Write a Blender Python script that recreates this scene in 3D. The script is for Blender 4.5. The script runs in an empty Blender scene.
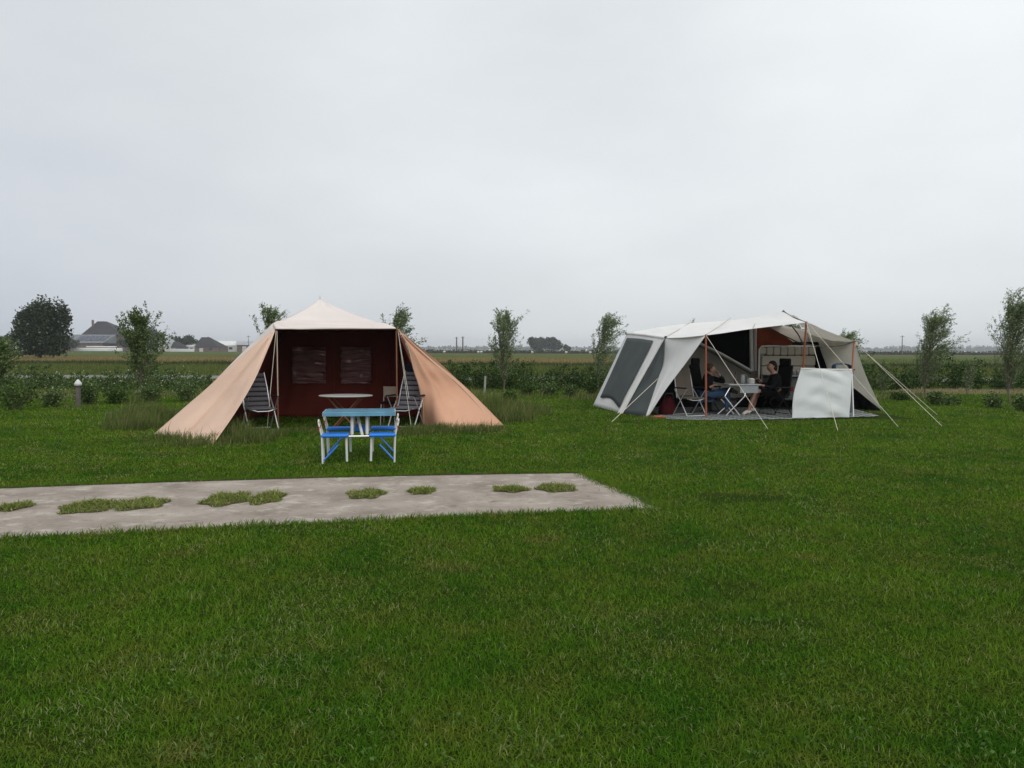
import bpy, math, random
import numpy as np
from mathutils import Vector, Matrix, noise
random.seed(7); rng = np.random.default_rng(11)
PI = math.pi
S = bpy.context.scene
COL = S.collection

# ------------------------------------------------------------------ camera
F_PX = 768.0; CAM_H = 1.5; PITCH = math.atan(34/768.0); ROLL = 0.0035
F = Vector((0, math.cos(PITCH), -math.sin(PITCH)))
U0 = Vector((0, math.sin(PITCH), math.cos(PITCH))); R0 = Vector((1, 0, 0))
RR = R0*math.cos(ROLL) + U0*math.sin(ROLL); UU = U0*math.cos(ROLL) - R0*math.sin(ROLL)
CAM = Vector((0, 0, CAM_H))
def ray(px, py): return F + RR*((px-512)/F_PX) - UU*((py-384)/F_PX)
def P(px, py, Y):
    d = ray(px, py); return CAM + d*(Y/d.y)
def G(px, py, z=0.0):
    d = ray(px, py); return CAM + d*((z-CAM_H)/d.z)
def H(px, Y, z):            # the point of the column px at depth Y with height z
    d = ray(px, 350); v = CAM + d*(Y/d.y); return Vector((v.x, Y, z))
cam = bpy.data.cameras.new('camera'); co = bpy.data.objects.new('camera', cam); COL.objects.link(co)
m = Matrix((RR, UU, -F)).transposed().to_4x4(); m.translation = CAM; co.matrix_world = m
cam.lens = 27.0; cam.sensor_width = 36.0; cam.clip_end = 9000; cam.clip_start = 0.05
S.camera = co

# ------------------------------------------------------------------ materials
def nt_new(name):
    m = bpy.data.materials.new(name); m.use_nodes = True
    nt = m.node_tree; nt.nodes.clear(); return m, nt
def N(nt, t, **kw):
    n = nt.nodes.new(t)
    for k, v in kw.items():
        if k.startswith('i_'):
            key = k[2:]; n.inputs[int(key) if key.isdigit() else key.replace('_', ' ')].default_value = v
        else: setattr(n, k, v)
    return n
def rgba(c): return (c[0], c[1], c[2], 1.0)
def mix(nt, a, b, fac, mode='MIX'):
    n = nt.nodes.new('ShaderNodeMix'); n.data_type = 'RGBA'; n.blend_type = mode
    for sock, v in ((n.inputs[6], a), (n.inputs[7], b), (n.inputs[0], fac)):
        if hasattr(v, 'links'): nt.links.new(v, sock)
        else: sock.default_value = rgba(v) if isinstance(v, tuple) else v
    return n.outputs[2]
def ramp(nt, fac, pts):
    r = nt.nodes.new('ShaderNodeValToRGB'); nt.links.new(fac, r.inputs[0])
    e = r.color_ramp.elements
    while len(e) < len(pts): e.new(0.5)
    for el, (p, c) in zip(e, pts):
        el.position = p; el.color = rgba(c) if isinstance(c, tuple) else (c, c, c, 1)
    return r.outputs[0]
def coords(nt, scale=(1, 1, 1), kind='Object'):
    tc = nt.nodes.new('ShaderNodeTexCoord'); mp = nt.nodes.new('ShaderNodeMapping')
    mp.inputs['Scale'].default_value = scale; nt.links.new(tc.outputs[kind], mp.inputs[0]); return mp.outputs[0]
def noi(nt, vec, scale, detail=4, rough=0.55):
    n = N(nt, 'ShaderNodeTexNoise'); n.inputs['Scale'].default_value = scale
    n.inputs['Detail'].default_value = detail; n.inputs['Roughness'].default_value = rough
    nt.links.new(vec, n.inputs['Vector']); return n.outputs[0]
def finish(m, nt, col, rough=0.8, bump=None, bstr=0.3, bdist=0.02, metal=0.0, transl=0.0, spec=0.5, tcol=None):
    b = N(nt, 'ShaderNodeBsdfPrincipled'); o = N(nt, 'ShaderNodeOutputMaterial')
    if hasattr(col, 'links'): nt.links.new(col, b.inputs['Base Color'])
    else: b.inputs['Base Color'].default_value = rgba(col)
    if hasattr(rough, 'links'): nt.links.new(rough, b.inputs['Roughness'])
    else: b.inputs['Roughness'].default_value = rough
    b.inputs['Metallic'].default_value = metal; b.inputs['Specular IOR Level'].default_value = spec
    if bump is not None:
        bn = N(nt, 'ShaderNodeBump'); bn.inputs['Strength'].default_value = bstr; bn.inputs['Distance'].default_value = bdist
        nt.links.new(bump, bn.inputs['Height']); nt.links.new(bn.outputs[0], b.inputs['Normal'])
    out = b.outputs[0]
    if transl > 0:
        t = N(nt, 'ShaderNodeBsdfTranslucent'); src = tcol if tcol is not None else col
        if hasattr(src, 'links'): nt.links.new(src, t.inputs[0])
        else: t.inputs[0].default_value = rgba(src)
        ms = N(nt, 'ShaderNodeMixShader'); ms.inputs[0].default_value = transl
        nt.links.new(out, ms.inputs[1]); nt.links.new(t.outputs[0], ms.inputs[2]); out = ms.outputs[0]
    nt.links.new(out, o.inputs[0]); return m
def cloth(name, c, var=0.12, scale=1.5, rough=0.85, transl=0.15, bs=0.25, weave=True, stain=None, tcol=None):
    m, nt = nt_new(name); v = coords(nt)
    n1 = noi(nt, v, scale, 5); f = ramp(nt, n1, [(0.3, 0.0), (0.7, 1.0)])
    col = mix(nt, tuple(x*(1-var) for x in c), tuple(min(1, x*(1+var)) for x in c), f)
    if stain:
        n2 = noi(nt, v, scale*0.6, 6, 0.65); f2 = ramp(nt, n2, [(0.52, 0.0), (0.72, 0.5)]); col = mix(nt, col, stain, f2)
    n3 = noi(nt, coords(nt, (1, 1, 0.4)), 5.0, 5, 0.6)
    return finish(m, nt, col, rough, n3, bs, 0.03, 0, transl, 0.12, tcol)
def plain(name, c, var=0.15, scale=6.0, rough=0.6, metal=0.0, bs=0.1, transl=0.0, spec=0.5, bscale=None):
    m, nt = nt_new(name); v = coords(nt)
    f = ramp(nt, noi(nt, v, scale, 5), [(0.3, 0.0), (0.7, 1.0)])
    col = mix(nt, tuple(x*(1-var) for x in c), tuple(min(1, x*(1+var)) for x in c), f)
    return finish(m, nt, col, rough, noi(nt, v, bscale or scale*6, 3), bs, 0.01, metal, transl, spec)
def leafmat(name, c1, c2, c3=None, transl=0.3, rough=0.6, sp=0.1):
    m, nt = nt_new(name)
    at = N(nt, 'ShaderNodeAttribute'); at.attribute_name = 'tint'
    pts = [(0.0, c1), (0.6, c2)]
    pts.append((1.0, c3 or c2))
    col = ramp(nt, at.outputs['Fac'], pts)
    return finish(m, nt, col, rough, None, transl=transl, spec=sp)

m_wtree = None
# lawn colours shared by the ground and the blades (world-space patches)
def lawn_color(nt, vec, dark=1.0):
    big = ramp(nt, noi(nt, vec, 0.62, 5, 0.62), [(0.36, 0.0), (0.64, 1.0)])
    g = mix(nt, (0.033*dark, 0.108*dark, 0.006*dark), (0.082*dark, 0.170*dark, 0.010*dark), big)
    med = ramp(nt, noi(nt, vec, 2.3, 5, 0.65), [(0.42, 0.0), (0.7, 1.0)])
    g = mix(nt, g, (0.105*dark, 0.150*dark, 0.018*dark), med)
    sp = ramp(nt, noi(nt, vec, 1.3, 4, 0.55), [(0.60, 0.0), (0.74, 0.7)])
    g = mix(nt, g, (0.17*dark, 0.165*dark, 0.045*dark), sp)
    return g
m_ground, nt = nt_new('turf_soil'); v = coords(nt)
c = lawn_color(nt, v, 0.5); c = mix(nt, c, (0.018, 0.022, 0.006), ramp(nt, noi(nt, v, 40, 6, 0.7), [(0.4, 0.75), (0.65, 0.0)]))
finish(m_ground, nt, c, 0.95, noi(nt, v, 30, 8, 0.7), 0.8, 0.04, spec=0.02)
m_blade, nt = nt_new('grass_blades'); v = coords(nt)
c = lawn_color(nt, v, 1.0)
at = N(nt, 'ShaderNodeAttribute'); at.attribute_name = 'tint'
c = mix(nt, c, (2.5, 2.15, 2.3), ramp(nt, at.outputs['Fac'], [(0.15, 0.0), (0.9, 1.0)]), 'MULTIPLY')
m1 = mix(nt, c, (0.34, 0.33, 0.17), ramp(nt, at.outputs['Fac'], [(0.93, 0.0), (0.95, 0.8)]))
finish(m_blade, nt, m1, 0.7, None, transl=0.35, spec=0.06)
def field_mat(name, c1, c2, sc, stretch=0.25):
    m, nt = nt_new(name); v = coords(nt, (stretch, 1, 1))
    f = ramp(nt, noi(nt, v, sc, 6, 0.65), [(0.35, 0.0), (0.65, 1.0)])
    f2 = ramp(nt, noi(nt, v, sc*9, 4, 0.7), [(0.35, 0.0), (0.7, 1.0)])
    c = mix(nt, mix(nt, c1, c2, f), tuple(x*0.55 for x in c1), f2)
    c = mix(nt, mix(nt, c1, c2, f), c, 0.6)
    return finish(m, nt, c, 0.95, noi(nt, v, sc*20, 5), 0.6, 0.2, spec=0.02)
m_field_g = field_mat('pasture', (0.072, 0.10, 0.026), (0.115, 0.135, 0.04), 0.05)
m_field_t = field_mat('hay_stubble', (0.21, 0.155, 0.065), (0.16, 0.15, 0.055), 0.08)
m_field_v = field_mat('verge', (0.07, 0.10, 0.022), (0.11, 0.13, 0.035), 0.3)
m_road = plain('asphalt_pale', (0.20, 0.21, 0.20), 0.12, 0.7, 0.95, spec=.1)

m_slab, nt = nt_new('old_concrete'); v = coords(nt)
c = mix(nt, (0.22, 0.18, 0.145), (0.41, 0.355, 0.30), ramp(nt, noi(nt, v, 2.1, 6, 0.62), [(0.32, 0.0), (0.68, 1.0)]))
c = mix(nt, c, (0.52, 0.47, 0.41), ramp(nt, noi(nt, coords(nt, (0.8, 1.2, 1)), 4.2, 7, 0.68), [(0.53, 0.0), (0.66, 0.7)]))
c = mix(nt, c, (0.10, 0.08, 0.05), ramp(nt, noi(nt, v, 4.2, 8, 0.72), [(0.53, 0.0), (0.70, 0.75)]))
c = mix(nt, c, (0.07, 0.055, 0.035), ramp(nt, noi(nt, v, 55, 3, 0.7), [(0.62, 0.0), (0.74, 0.6)]))
finish(m_slab, nt, c, 0.85, noi(nt, v, 60, 7, 0.7), 0.5, 0.01, spec=0.3)
m_dirt = plain('bare_soil', (0.055, 0.038, 0.022), 0.4, 9, 0.95, bs=0.7)

# ------------------------------------------------------------------ mesh helpers
class MB:
    def __init__(s): s.v = []; s.f = []; s.m = []
    def add(s, vs, fs, mi=0):
        b = len(s.v); s.v += [Vector(p) for p in vs]; s.f += [tuple(i+b for i in f) for f in fs]; s.m += [mi]*len(fs); return s
    def box(s, c, size, rz=0.0, rot=None, mi=0, bev=0.0):
        hx, hy, hz = [x/2 for x in size]; M = rot or Matrix.Rotation(rz, 3, 'Z'); c = Vector(c)
        if bev <= 0:
            pts = [Vector((x*hx, y*hy, z*hz)) for z in (-1, 1) for x, y in ((-1, -1), (1, -1), (1, 1), (-1, 1))]
            fs = [(3, 2, 1, 0), (4, 5, 6, 7), (0, 1, 5, 4), (1, 2, 6, 5), (2, 3, 7, 6), (3, 0, 4, 7)]
        else:
            b = min(bev, hx*.9, hy*.9, hz*.9); rings = []
            for z, i in ((-hz, b), (-hz+b, 0), (hz-b, 0), (hz, b)):
                a, d = hx-i, hy-i
                k = b*0.7
                rings.append([Vector(q) for q in ((-a+k, -d, z), (a-k, -d, z), (a, -d+k, z), (a, d-k, z), (a-k, d, z), (-a+k, d, z), (-a, d-k, z), (-a, -d+k, z))])
            pts = sum(rings, []); fs = [tuple(range(7, -1, -1)), tuple(range(24, 32))]
            for r in range(3):
                for i in range(8): fs.append((r*8+i, r*8+(i+1) % 8, r*8+8+(i+1) % 8, r*8+8+i))
        s.add([c + M @ p for p in pts], fs, mi); return s
    def tube(s, pts, r, n=8, mi=0, cap=True):
        pts = [Vector(p) for p in pts]; k = len(pts)
        rs = r if isinstance(r, (list, tuple)) else [r]*k
        vs = []; prev = None
        for i, p in enumerate(pts):
            t = (pts[min(i+1, k-1)] - pts[max(i-1, 0)])
            t = t.normalized() if t.length > 1e-9 else Vector((0, 0, 1))
            a = prev if prev else (Vector((1, 0, 0)) if abs(t.x) < 0.8 else Vector((0, 1, 0)))
            u = (a - t*a.dot(t)).normalized(); w = t.cross(u); prev = u
            for j in range(n):
                an = 2*PI*j/n; vs.append(p + (u*math.cos(an) + w*math.sin(an))*rs[i])
        fs = [(i*n+j, i*n+(j+1) % n, (i+1)*n+(j+1) % n, (i+1)*n+j) for i in range(k-1) for j in range(n)]
        if cap: fs += [tuple(range(n-1, -1, -1)), tuple(range((k-1)*n, k*n))]
        s.add(vs, fs, mi); return s
    def lathe(s, c, prof, n=16, mi=0):
        c = Vector(c); vs = []; k = len(prof)
        for r, z in prof:
            for j in range(n): vs.append(c + Vector((r*math.cos(2*PI*j/n), r*math.sin(2*PI*j/n), z)))
        fs = [(i*n+j, i*n+(j+1) % n, (i+1)*n+(j+1) % n, (i+1)*n+j) for i in range(k-1) for j in range(n)]
        fs += [tuple(range(n-1, -1, -1)), tuple(range((k-1)*n, k*n))]
        s.add(vs, fs, mi); return s
    def poly(s, pts, thick, axis=(0, 0, 1), mi=0):
        k = len(pts); ax = Vector(axis)*thick; pts = [Vector(p) for p in pts]
        s.add(pts + [p+ax for p in pts], [tuple(range(k-1, -1, -1)), tuple(range(k, 2*k))] + [(i, (i+1) % k, k+(i+1) % k, k+i) for i in range(k)], mi); return s
    def build(s, name, mat, parent=None, smooth=False, solid=0.0, offset=0.0):
        me = bpy.data.meshes.new(name); o0 = Vector(parent['_o']) if parent is not None and '_o' in parent else Vector((0, 0, 0))
        me.from_pydata([tuple(p-o0) for p in s.v], [], s.f)
        mats = mat if isinstance(mat, (list, tuple)) else [mat]
        for x in mats: me.materials.append(x)
        if len(mats) > 1: me.polygons.foreach_set('material_index', s.m)
        if smooth: me.polygons.foreach_set('use_smooth', [True]*len(me.polygons))
        me.update(); o = bpy.data.objects.new(name, me); COL.objects.link(o)
        if parent is not None: o.parent = parent; o['_o'] = tuple(o0)
        if solid > 0:
            md = o.modifiers.new('thick', 'SOLIDIFY'); md.thickness = solid; md.offset = offset
        return o
def tag(o, label=None, cat=None, group=None, kind=None):
    if label: o['label'] = label
    if cat: o['category'] = cat
    if group: o['group'] = group
    if kind: o['kind'] = kind
    return o
def thing(name, loc, label, cat, group=None, rz=0.0):
    o = bpy.data.objects.new(name, None); o.location = loc; o.rotation_euler = (0, 0, rz); COL.objects.link(o)
    o['_o'] = tuple(loc) if rz == 0.0 else (0, 0, 0); o.empty_display_size = 0.2
    return tag(o, label, cat, group)
def copy_tree(o, parent=None):
    c = o.copy(); COL.objects.link(c); c.parent = parent
    for ch in list(o.children): copy_tree(ch, c)
    return c
def cr(pts, t):                 # Catmull-Rom through points, t in 0..1
    n = len(pts)-1; x = min(max(t, 0), 1)*n; i = min(int(x), n-1); f = x-i
    p1, p2 = Vector(pts[i]), Vector(pts[i+1])
    p0 = Vector(pts[i-1]) if i > 0 else p1*2-p2
    p3 = Vector(pts[i+2]) if i+2 <= n else p2*2-p1
    return 0.5*((2*p1) + (p2-p0)*f + (2*p0-5*p1+4*p2-p3)*f*f + (3*p1-p0-3*p2+p3)*f**3)
def surf(rows, nu, nv, wr=0.0, wscale=(2, 2), seed=0, fold=None, mb=None, mi=0):
    """rows: list of polylines; interpolates along (v) and across (u); wr = wrinkle height"""
    mb = mb or MB(); g = []
    for i in range(nu+1):
        u = i/nu; line = []
        for j in range(nv+1):
            v_ = j/nv; line.append(cr([cr(r, v_) for r in rows], u) if len(rows) > 2 else cr(rows[0], v_).lerp(cr(rows[1], v_), u))
        g.append(line)
    out = []
    for i in range(nu+1):
        for j in range(nv+1):
            a = g[min(i+1, nu)][j]-g[max(i-1, 0)][j]; b = g[i][min(j+1, nv)]-g[i][max(j-1, 0)]
            n = a.cross(b); n = n.normalized() if n.length > 1e-9 else Vector((0, 0, 1))
            u, v_ = i/nu, j/nv; d = 0
            if wr: d += min(1, 9*min(u, 1-u), 9*min(v_, 1-v_))*wr*noise.noise(Vector((u*wscale[0]+seed, v_*wscale[1], seed*1.7)))
            if fold: d += fold(u, v_)
            out.append(g[i][j]+n*d)
    w = nv+1
    mb.add(out, [(i*w+j, i*w+j+1, (i+1)*w+j+1, (i+1)*w+j) for i in range(nu) for j in range(nv)], mi)
    return mb
def np_mesh(name, verts, faces_flat, loop_starts, loop_tot, mat, tint=None, parent=None):
    me = bpy.data.meshes.new(name)
    me.vertices.add(len(verts)); me.vertices.foreach_set('co', verts.astype(np.float32).ravel())
    me.loops.add(len(faces_flat)); me.loops.foreach_set('vertex_index', faces_flat.astype(np.int32))
    me.polygons.add(len(loop_starts)); me.polygons.foreach_set('loop_start', loop_starts.astype(np.int32))
    me.update(calc_edges=True)
    if tint is not None:
        a = me.attributes.new('tint', 'FLOAT', 'POINT'); a.data.foreach_set('value', tint.astype(np.float32))
    me.materials.append(mat); o = bpy.data.objects.new(name, me); COL.objects.link(o)
    if parent is not None:
        o.parent = parent
    return o
def blades(name, pos, h, w, lean, tint, mat, segs=2, wind=(0, 0), parent=None):
    """pos (n,3); each blade: 5 verts (quad + tri) or 3"""
    n = len(pos); th = rng.uniform(0, 2*PI, n); la = rng.uniform(0, 2*PI, n)
    side = np.stack([np.cos(th), np.sin(th), np.zeros(n)], 1)*w[:, None]/2
    ld = np.stack([np.cos(la)*lean*h + wind[0]*h, np.sin(la)*lean*h + wind[1]*h, np.zeros(n)], 1)
    up = np.zeros((n, 3)); up[:, 2] = h*np.sqrt(np.clip(1-(lean*.8)**2, .15, 1))
    if segs == 2:
        V = np.stack([pos-side, pos+side, pos+up*.6+ld*.35+side*.75, pos+up*.6+ld*.35-side*.75, pos+up+ld], 1).reshape(-1, 3)
        b = np.arange(n)[:, None]*5
        ff = (b + np.array([0, 1, 2, 3, 3, 2, 4])).ravel()
        ls = (np.arange(n)[:, None]*7 + np.array([0, 4])).ravel(); lt = np.tile([4, 3], n); k = 5
    else:
        V = np.stack([pos-side, pos+side, pos+up+ld], 1).reshape(-1, 3)
        ff = np.arange(n*3); ls = np.arange(n)*3; lt = np.full(n, 3); k = 3
    return np_mesh(name, V, ff, ls, lt, mat, np.repeat(tint, k), parent)
def leaves(name, pos, axis, L, W, mat, tint, parent=None, jitter=0.6):
    """rhombic leaves with a slight fold, along axis"""
    n = len(pos); ax = axis + rng.normal(0, jitter, (n, 3)); ax /= np.linalg.norm(ax, axis=1)[:, None]+1e-9
    r = rng.normal(0, 1, (n, 3)); sd = np.cross(ax, r); sd /= np.linalg.norm(sd, axis=1)[:, None]+1e-9
    L = np.asarray(L)*np.ones(n)*rng.uniform(.7, 1.25, n); W = np.asarray(W)*np.ones(n)*rng.uniform(.75, 1.25, n)
    a = ax*L[:, None]; s_ = sd*W[:, None]/2
    V = np.stack([pos, pos+a*.45+s_, pos+a, pos+a*.45-s_], 1).reshape(-1, 3)
    o0 = np.array(parent['_o']) if parent is not None and '_o' in parent else np.zeros(3)
    return np_mesh(name, V-o0, np.arange(n*4), np.arange(n)*4, np.full(n, 4), mat, np.repeat(tint, 4), parent)

# ------------------------------------------------------------------ world and light
W = bpy.data.worlds.new('World'); S.world = W; W.use_nodes = True; nt = W.node_tree; nt.nodes.clear()
SUN_EL, SUN_AZ = math.radians(42), math.radians(155)      # azimuth from +Y (view direction) towards +X
sky = N(nt, 'ShaderNodeTexSky'); sky.sky_type = 'NISHITA'; sky.sun_disc = False
sky.sun_elevation = SUN_EL; sky.sun_rotation = SUN_AZ; sky.air_density = 1.0; sky.dust_density = 3.0
tc = N(nt, 'ShaderNodeTexCoord')
mp = N(nt, 'ShaderNodeMapping'); mp.inputs['Scale'].default_value = (1.0, 1.0, 2.6); nt.links.new(tc.outputs['Generated'], mp.inputs[0])
n1 = noi(nt, mp.outputs[0], 1.5, 5, 0.5)
sx = N(nt, 'ShaderNodeSeparateXYZ'); nt.links.new(tc.outputs['Generated'], sx.inputs[0])
def mth(op, a, b):
    n = N(nt, 'ShaderNodeMath'); n.operation = op
    for i, x in enumerate((a, b)):
        if hasattr(x, 'links'): nt.links.new(x, n.inputs[i])
        else: n.inputs[i].default_value = x
    return n.outputs[0]
grad = mth('ADD', mth('MULTIPLY', sx.outputs[0], 0.42), mth('MULTIPLY', sx.outputs[2], 0.62))
val = mth('ADD', grad, mth('MULTIPLY', mth('SUBTRACT', n1, 0.5), 1.25))
cl = ramp(nt, mth('ADD', val, 0.34), [(0.0, (5.2, 5.6, 6.3)), (0.45, (6.85, 7.15, 7.4)), (1.0, (8.8, 9.15, 9.3))])
skyc = mix(nt, sky.outputs[0], cl, 0.94)
bg = N(nt, 'ShaderNodeBackground'); bg.inputs[1].default_value = 0.1; nt.links.new(skyc, bg.inputs[0])
wo = N(nt, 'ShaderNodeOutputWorld'); nt.links.new(bg.outputs[0], wo.inputs[0])
sl = bpy.data.lights.new('sun', 'SUN'); sl.energy = 1.1; sl.angle = math.radians(50); sl.color = (1.0, 0.97, 0.93)
so = bpy.data.objects.new('sun', sl); COL.objects.link(so)
sd = Vector((math.sin(SUN_AZ)*math.cos(SUN_EL), math.cos(SUN_AZ)*math.cos(SUN_EL), math.sin(SUN_EL)))
so.rotation_euler = sd.to_track_quat('Z', 'Y').to_euler(); so.location = (0, 0, 30)
S.view_settings.view_transform = 'Standard'; S.view_settings.look = 'None'; S.view_settings.gamma = 1.0; S.view_settings.exposure = 0.12
S.render.engine = 'CYCLES'; S.cycles.max_bounces = 8; S.cycles.diffuse_bounces = 3; S.cycles.transparent_max_bounces = 8; S.cycles.volume_bounces = 0
S.cycles.use_denoising = True

# ------------------------------------------------------------------ the ground, fields, road
def sheet(name, x0, x1, y0, y1, z, mat):
    o = MB().add([(x0, y0, z), (x1, y0, z), (x1, y1, z), (x0, y1, z)], [(0, 1, 2, 3)]).build(name, mat)
    return tag(o, kind='structure')
sheet('ground', -2600, 2600, -60, 2600, 0.0, m_ground)
sheet('verge', -420, 420, 33, 72, 0.004, m_field_v)
sheet('road', -400, 400, 38.2, 42.8, 0.012, m_road)
sheet('hay_field', -420, 36, 74, 140, 0.008, m_field_t); sheet('meadow', 36.2, 420, 74, 140, 0.006, m_field_v)
sheet('far_field', -2500, 2500, 140.2, 2500, 0.004, m_field_g)

# concrete slab path
sl_near = [G(662, 509), G(500, 515), G(330, 522.5), G(160, 531), G(0, 539.5), G(-260, 554)]
sl_far = [G(-260, 500), G(0, 489.5), G(160, 483.5), G(330, 478.5), G(500, 475), G(583, 474)]
slab_poly = sl_near + sl_far
def wob(a, b, n=8, amp=0.035):
    return [a.lerp(b, i/n) + Vector((0, amp*noise.noise(a.lerp(b, i/n)*2.3)*(1 if 0 < i < n else 0), 0)) for i in range(n)]
pts = []
for i, p in enumerate(slab_poly): pts += wob(p, slab_poly[(i+1) % len(slab_poly)])
slab = MB().poly([p + Vector((0, 0, -0.05)) for p in pts], 0.062).build('path', m_slab); tag(slab, kind='structure')
slab_np = np.array([(p.x, p.y) for p in pts])
def inpoly(x, y, poly):
    r = np.zeros(len(x), bool); j = len(poly)-1
    for i in range(len(poly)):
        xi, yi = poly[i]; xj, yj = poly[j]
        c = ((yi > y) != (yj > y)) & (x < (xj-xi)*(y-yi)/(yj-yi+1e-12)+xi); r ^= c; j = i
    return r
# bare soil along the ragged right end of the slab
e0, e1 = G(583, 474), G(662, 509)
rim = [e0.lerp(e1, t) + Vector((-.03+.12*noise.noise(Vector((t*5, 3, 1))), 0, 0.016)) for t in np.linspace(0, 1, 14)]
rim2 = [e0.lerp(e1, t) + Vector((0.05+0.14*noise.noise(Vector((t*6, 9, 4))), 0.03, .016)) for t in np.linspace(0, 1, 14)][::-1]
fe = []
for a, b in zip(sl_far[:-1], sl_far[1:]): fe += [a.lerp(b, i/14) for i in range(14)]
fe.append(sl_far[-1]); sb = MB()
w1 = [p+Vector((0, -.015+.03*noise.noise(p*4), 0)) for p in fe]; w2 = [p+Vector((0, .05, 0)) for p in fe]
k_ = len(fe); hgt_ = Vector((0, 0, .022)); vs_ = w1+[p+hgt_+Vector((0, .012, .012*noise.noise(p*7))) for p in w1]+[p+hgt_ for p in w2]
sb.add(vs_, [(i, i+1, k_+i+1, k_+i) for i in range(k_-1)]+[(k_+i, k_+i+1, 2*k_+i+1, 2*k_+i) for i in range(k_-1)]); tag(sb.build('turf_edge', m_dirt), kind='structure')
tag(MB().add(rim+rim2, [tuple(range(28))]).build('soil_strip', m_dirt), kind='structure')

# ------------------------------------------------------------------ lawn grass
def fbm(x, y, s, seed=0):
    # cheap smooth value noise on arrays
    def vn(x, y, sd):
        xi, yi = np.floor(x).astype(int), np.floor(y).astype(int); fx, fy = x-xi, y-yi
        fx, fy = fx*fx*(3-2*fx), fy*fy*(3-2*fy)
        h = lambda a, b: np.modf(np.abs(np.sin(a*127.1+b*311.7+sd*74.7)*43758.5453))[0]
        return (h(xi, yi)*(1-fx)+h(xi+1, yi)*fx)*(1-fy)+(h(xi, yi+1)*(1-fx)+h(xi+1, yi+1)*fx)*fy
    return 0.6*vn(x*s, y*s, seed)+0.4*vn(x*s*2.3, y*s*2.3, seed+3)
NB = 1000000
Y = np.exp(rng.uniform(math.log(1.8), math.log(36), NB)); X = rng.uniform(-1, 1, NB)*(0.71*Y+2.0)
tentA_in = np.array([(-5.3, 17.0), (-4.7, 14.4), (-2.2, 14.6), (-2.1, 17.0)])
keep = ~inpoly(X, Y, slab_np) | (rng.random(NB) < 0.0)
keep &= ~((X > 3.3) & (X < 8.9) & (Y > 16.75) & (Y < 20.5))     # the ground mat of the right tent
keep &= rng.random(NB) > 0.85*np.clip((fbm(X, Y, 0.9, 5)-0.74)*8, 0, 1)*(Y < 20)
X, Y = X[keep], Y[keep]; n = len(X)
hh = (0.016 + 0.024*fbm(X, Y, 1.1, 2))*rng.uniform(.5, 1.4, n)*(1+Y*0.022)
ww = np.maximum(0.0036, 0.00080*Y)*rng.uniform(.7, 1.4, n)
tint = np.clip(rng.beta(2, 2.6, n)*.9, 0, .92); st = rng.random(n) < 0.03+0.10*(fbm(X, Y, 1.7, 9) > .66); tint[st] = 1.0
lawn = blades('lawn_grass', np.stack([X, Y, np.zeros(n)], 1), hh, ww, rng.uniform(.35, 1.5, n), tint, m_blade)
tag(lawn, 'short mown green lawn covering the camping field', 'grass', kind='stuff')
kk = 700; wy = np.exp(rng.uniform(math.log(2.2), math.log(13), kk)); wx = rng.uniform(-1, 1, kk)*(.7*wy+.6); wy2 = fbm(wx, wy, .8, 12) > .5; ok = wy2 & ~inpoly(wx, wy, slab_np); wx, wy = wx[ok], wy[ok]
nl_ = 9; px_ = np.repeat(wx, nl_)+rng.normal(0, .022, len(wx)*nl_); py_ = np.repeat(wy, nl_)+rng.normal(0, .022, len(wx)*nl_)
m_weed = leafmat('clover_leaves', (0.045, 0.105, 0.014), (0.075, 0.15, 0.024), (0.13, 0.21, 0.06), .3, .6)
wv = leaves('lawn_weeds', np.stack([px_, py_, rng.uniform(.018, .045, len(px_))], 1), np.tile([0, 0, .25], (len(px_), 1)), .019, .012, m_weed, rng.uniform(0, 1, len(px_)), None, 1.0)
tag(wv, 'broad clover and weed leaves scattered through the mown lawn', 'weeds', kind='stuff')
# ragged overhanging fringe along the slab edges
ep = []
for side, off in ((sl_near, -1), (sl_far, 1), ([e0, e1], 1)):
    for a, b in zip(side[:-1], side[1:]):
        k = int((b-a).length*(900 if side is sl_far else 1100 if len(side) == 2 else 420))
        t = rng.random(k); q = np.array(a)[None]*(1-t[:, None])+np.array(b)[None]*t[:, None]
        o_ = np.abs(rng.normal(0, .05, k))*off+(.005 if side is sl_far else 0); q[:, 1] += o_-0.02*off; q[:, 0] += (rng.normal(.0, .07, k) if len(side) == 2 else 0)
        ep.append(q)
ep = np.concatenate(ep); n = len(ep); ep[:, 2] = 0.0
fr = blades('edge_grass', ep, rng.uniform(.03, .08, n)*(0.6+0.6*fbm(ep[:, 0], ep[:, 1], 2.5, 4)), rng.uniform(.005, .010, n), rng.uniform(.3, 1.0, n), rng.beta(2, 3, n)*.8, m_blade, wind=(0, 0))
tag(fr, 'longer uncut grass fringing the concrete path', 'grass', kind='stuff')

m_tall = leafmat('uncut_grass', (0.06, 0.11, 0.022), (0.17, 0.20, 0.055), (0.42, 0.34, 0.21), 0.35, 0.6)
m_clump = leafmat('path_weeds', (0.08, 0.13, 0.020), (0.19, 0.24, 0.05), (0.38, 0.34, 0.14), 0.3, 0.6)
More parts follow.
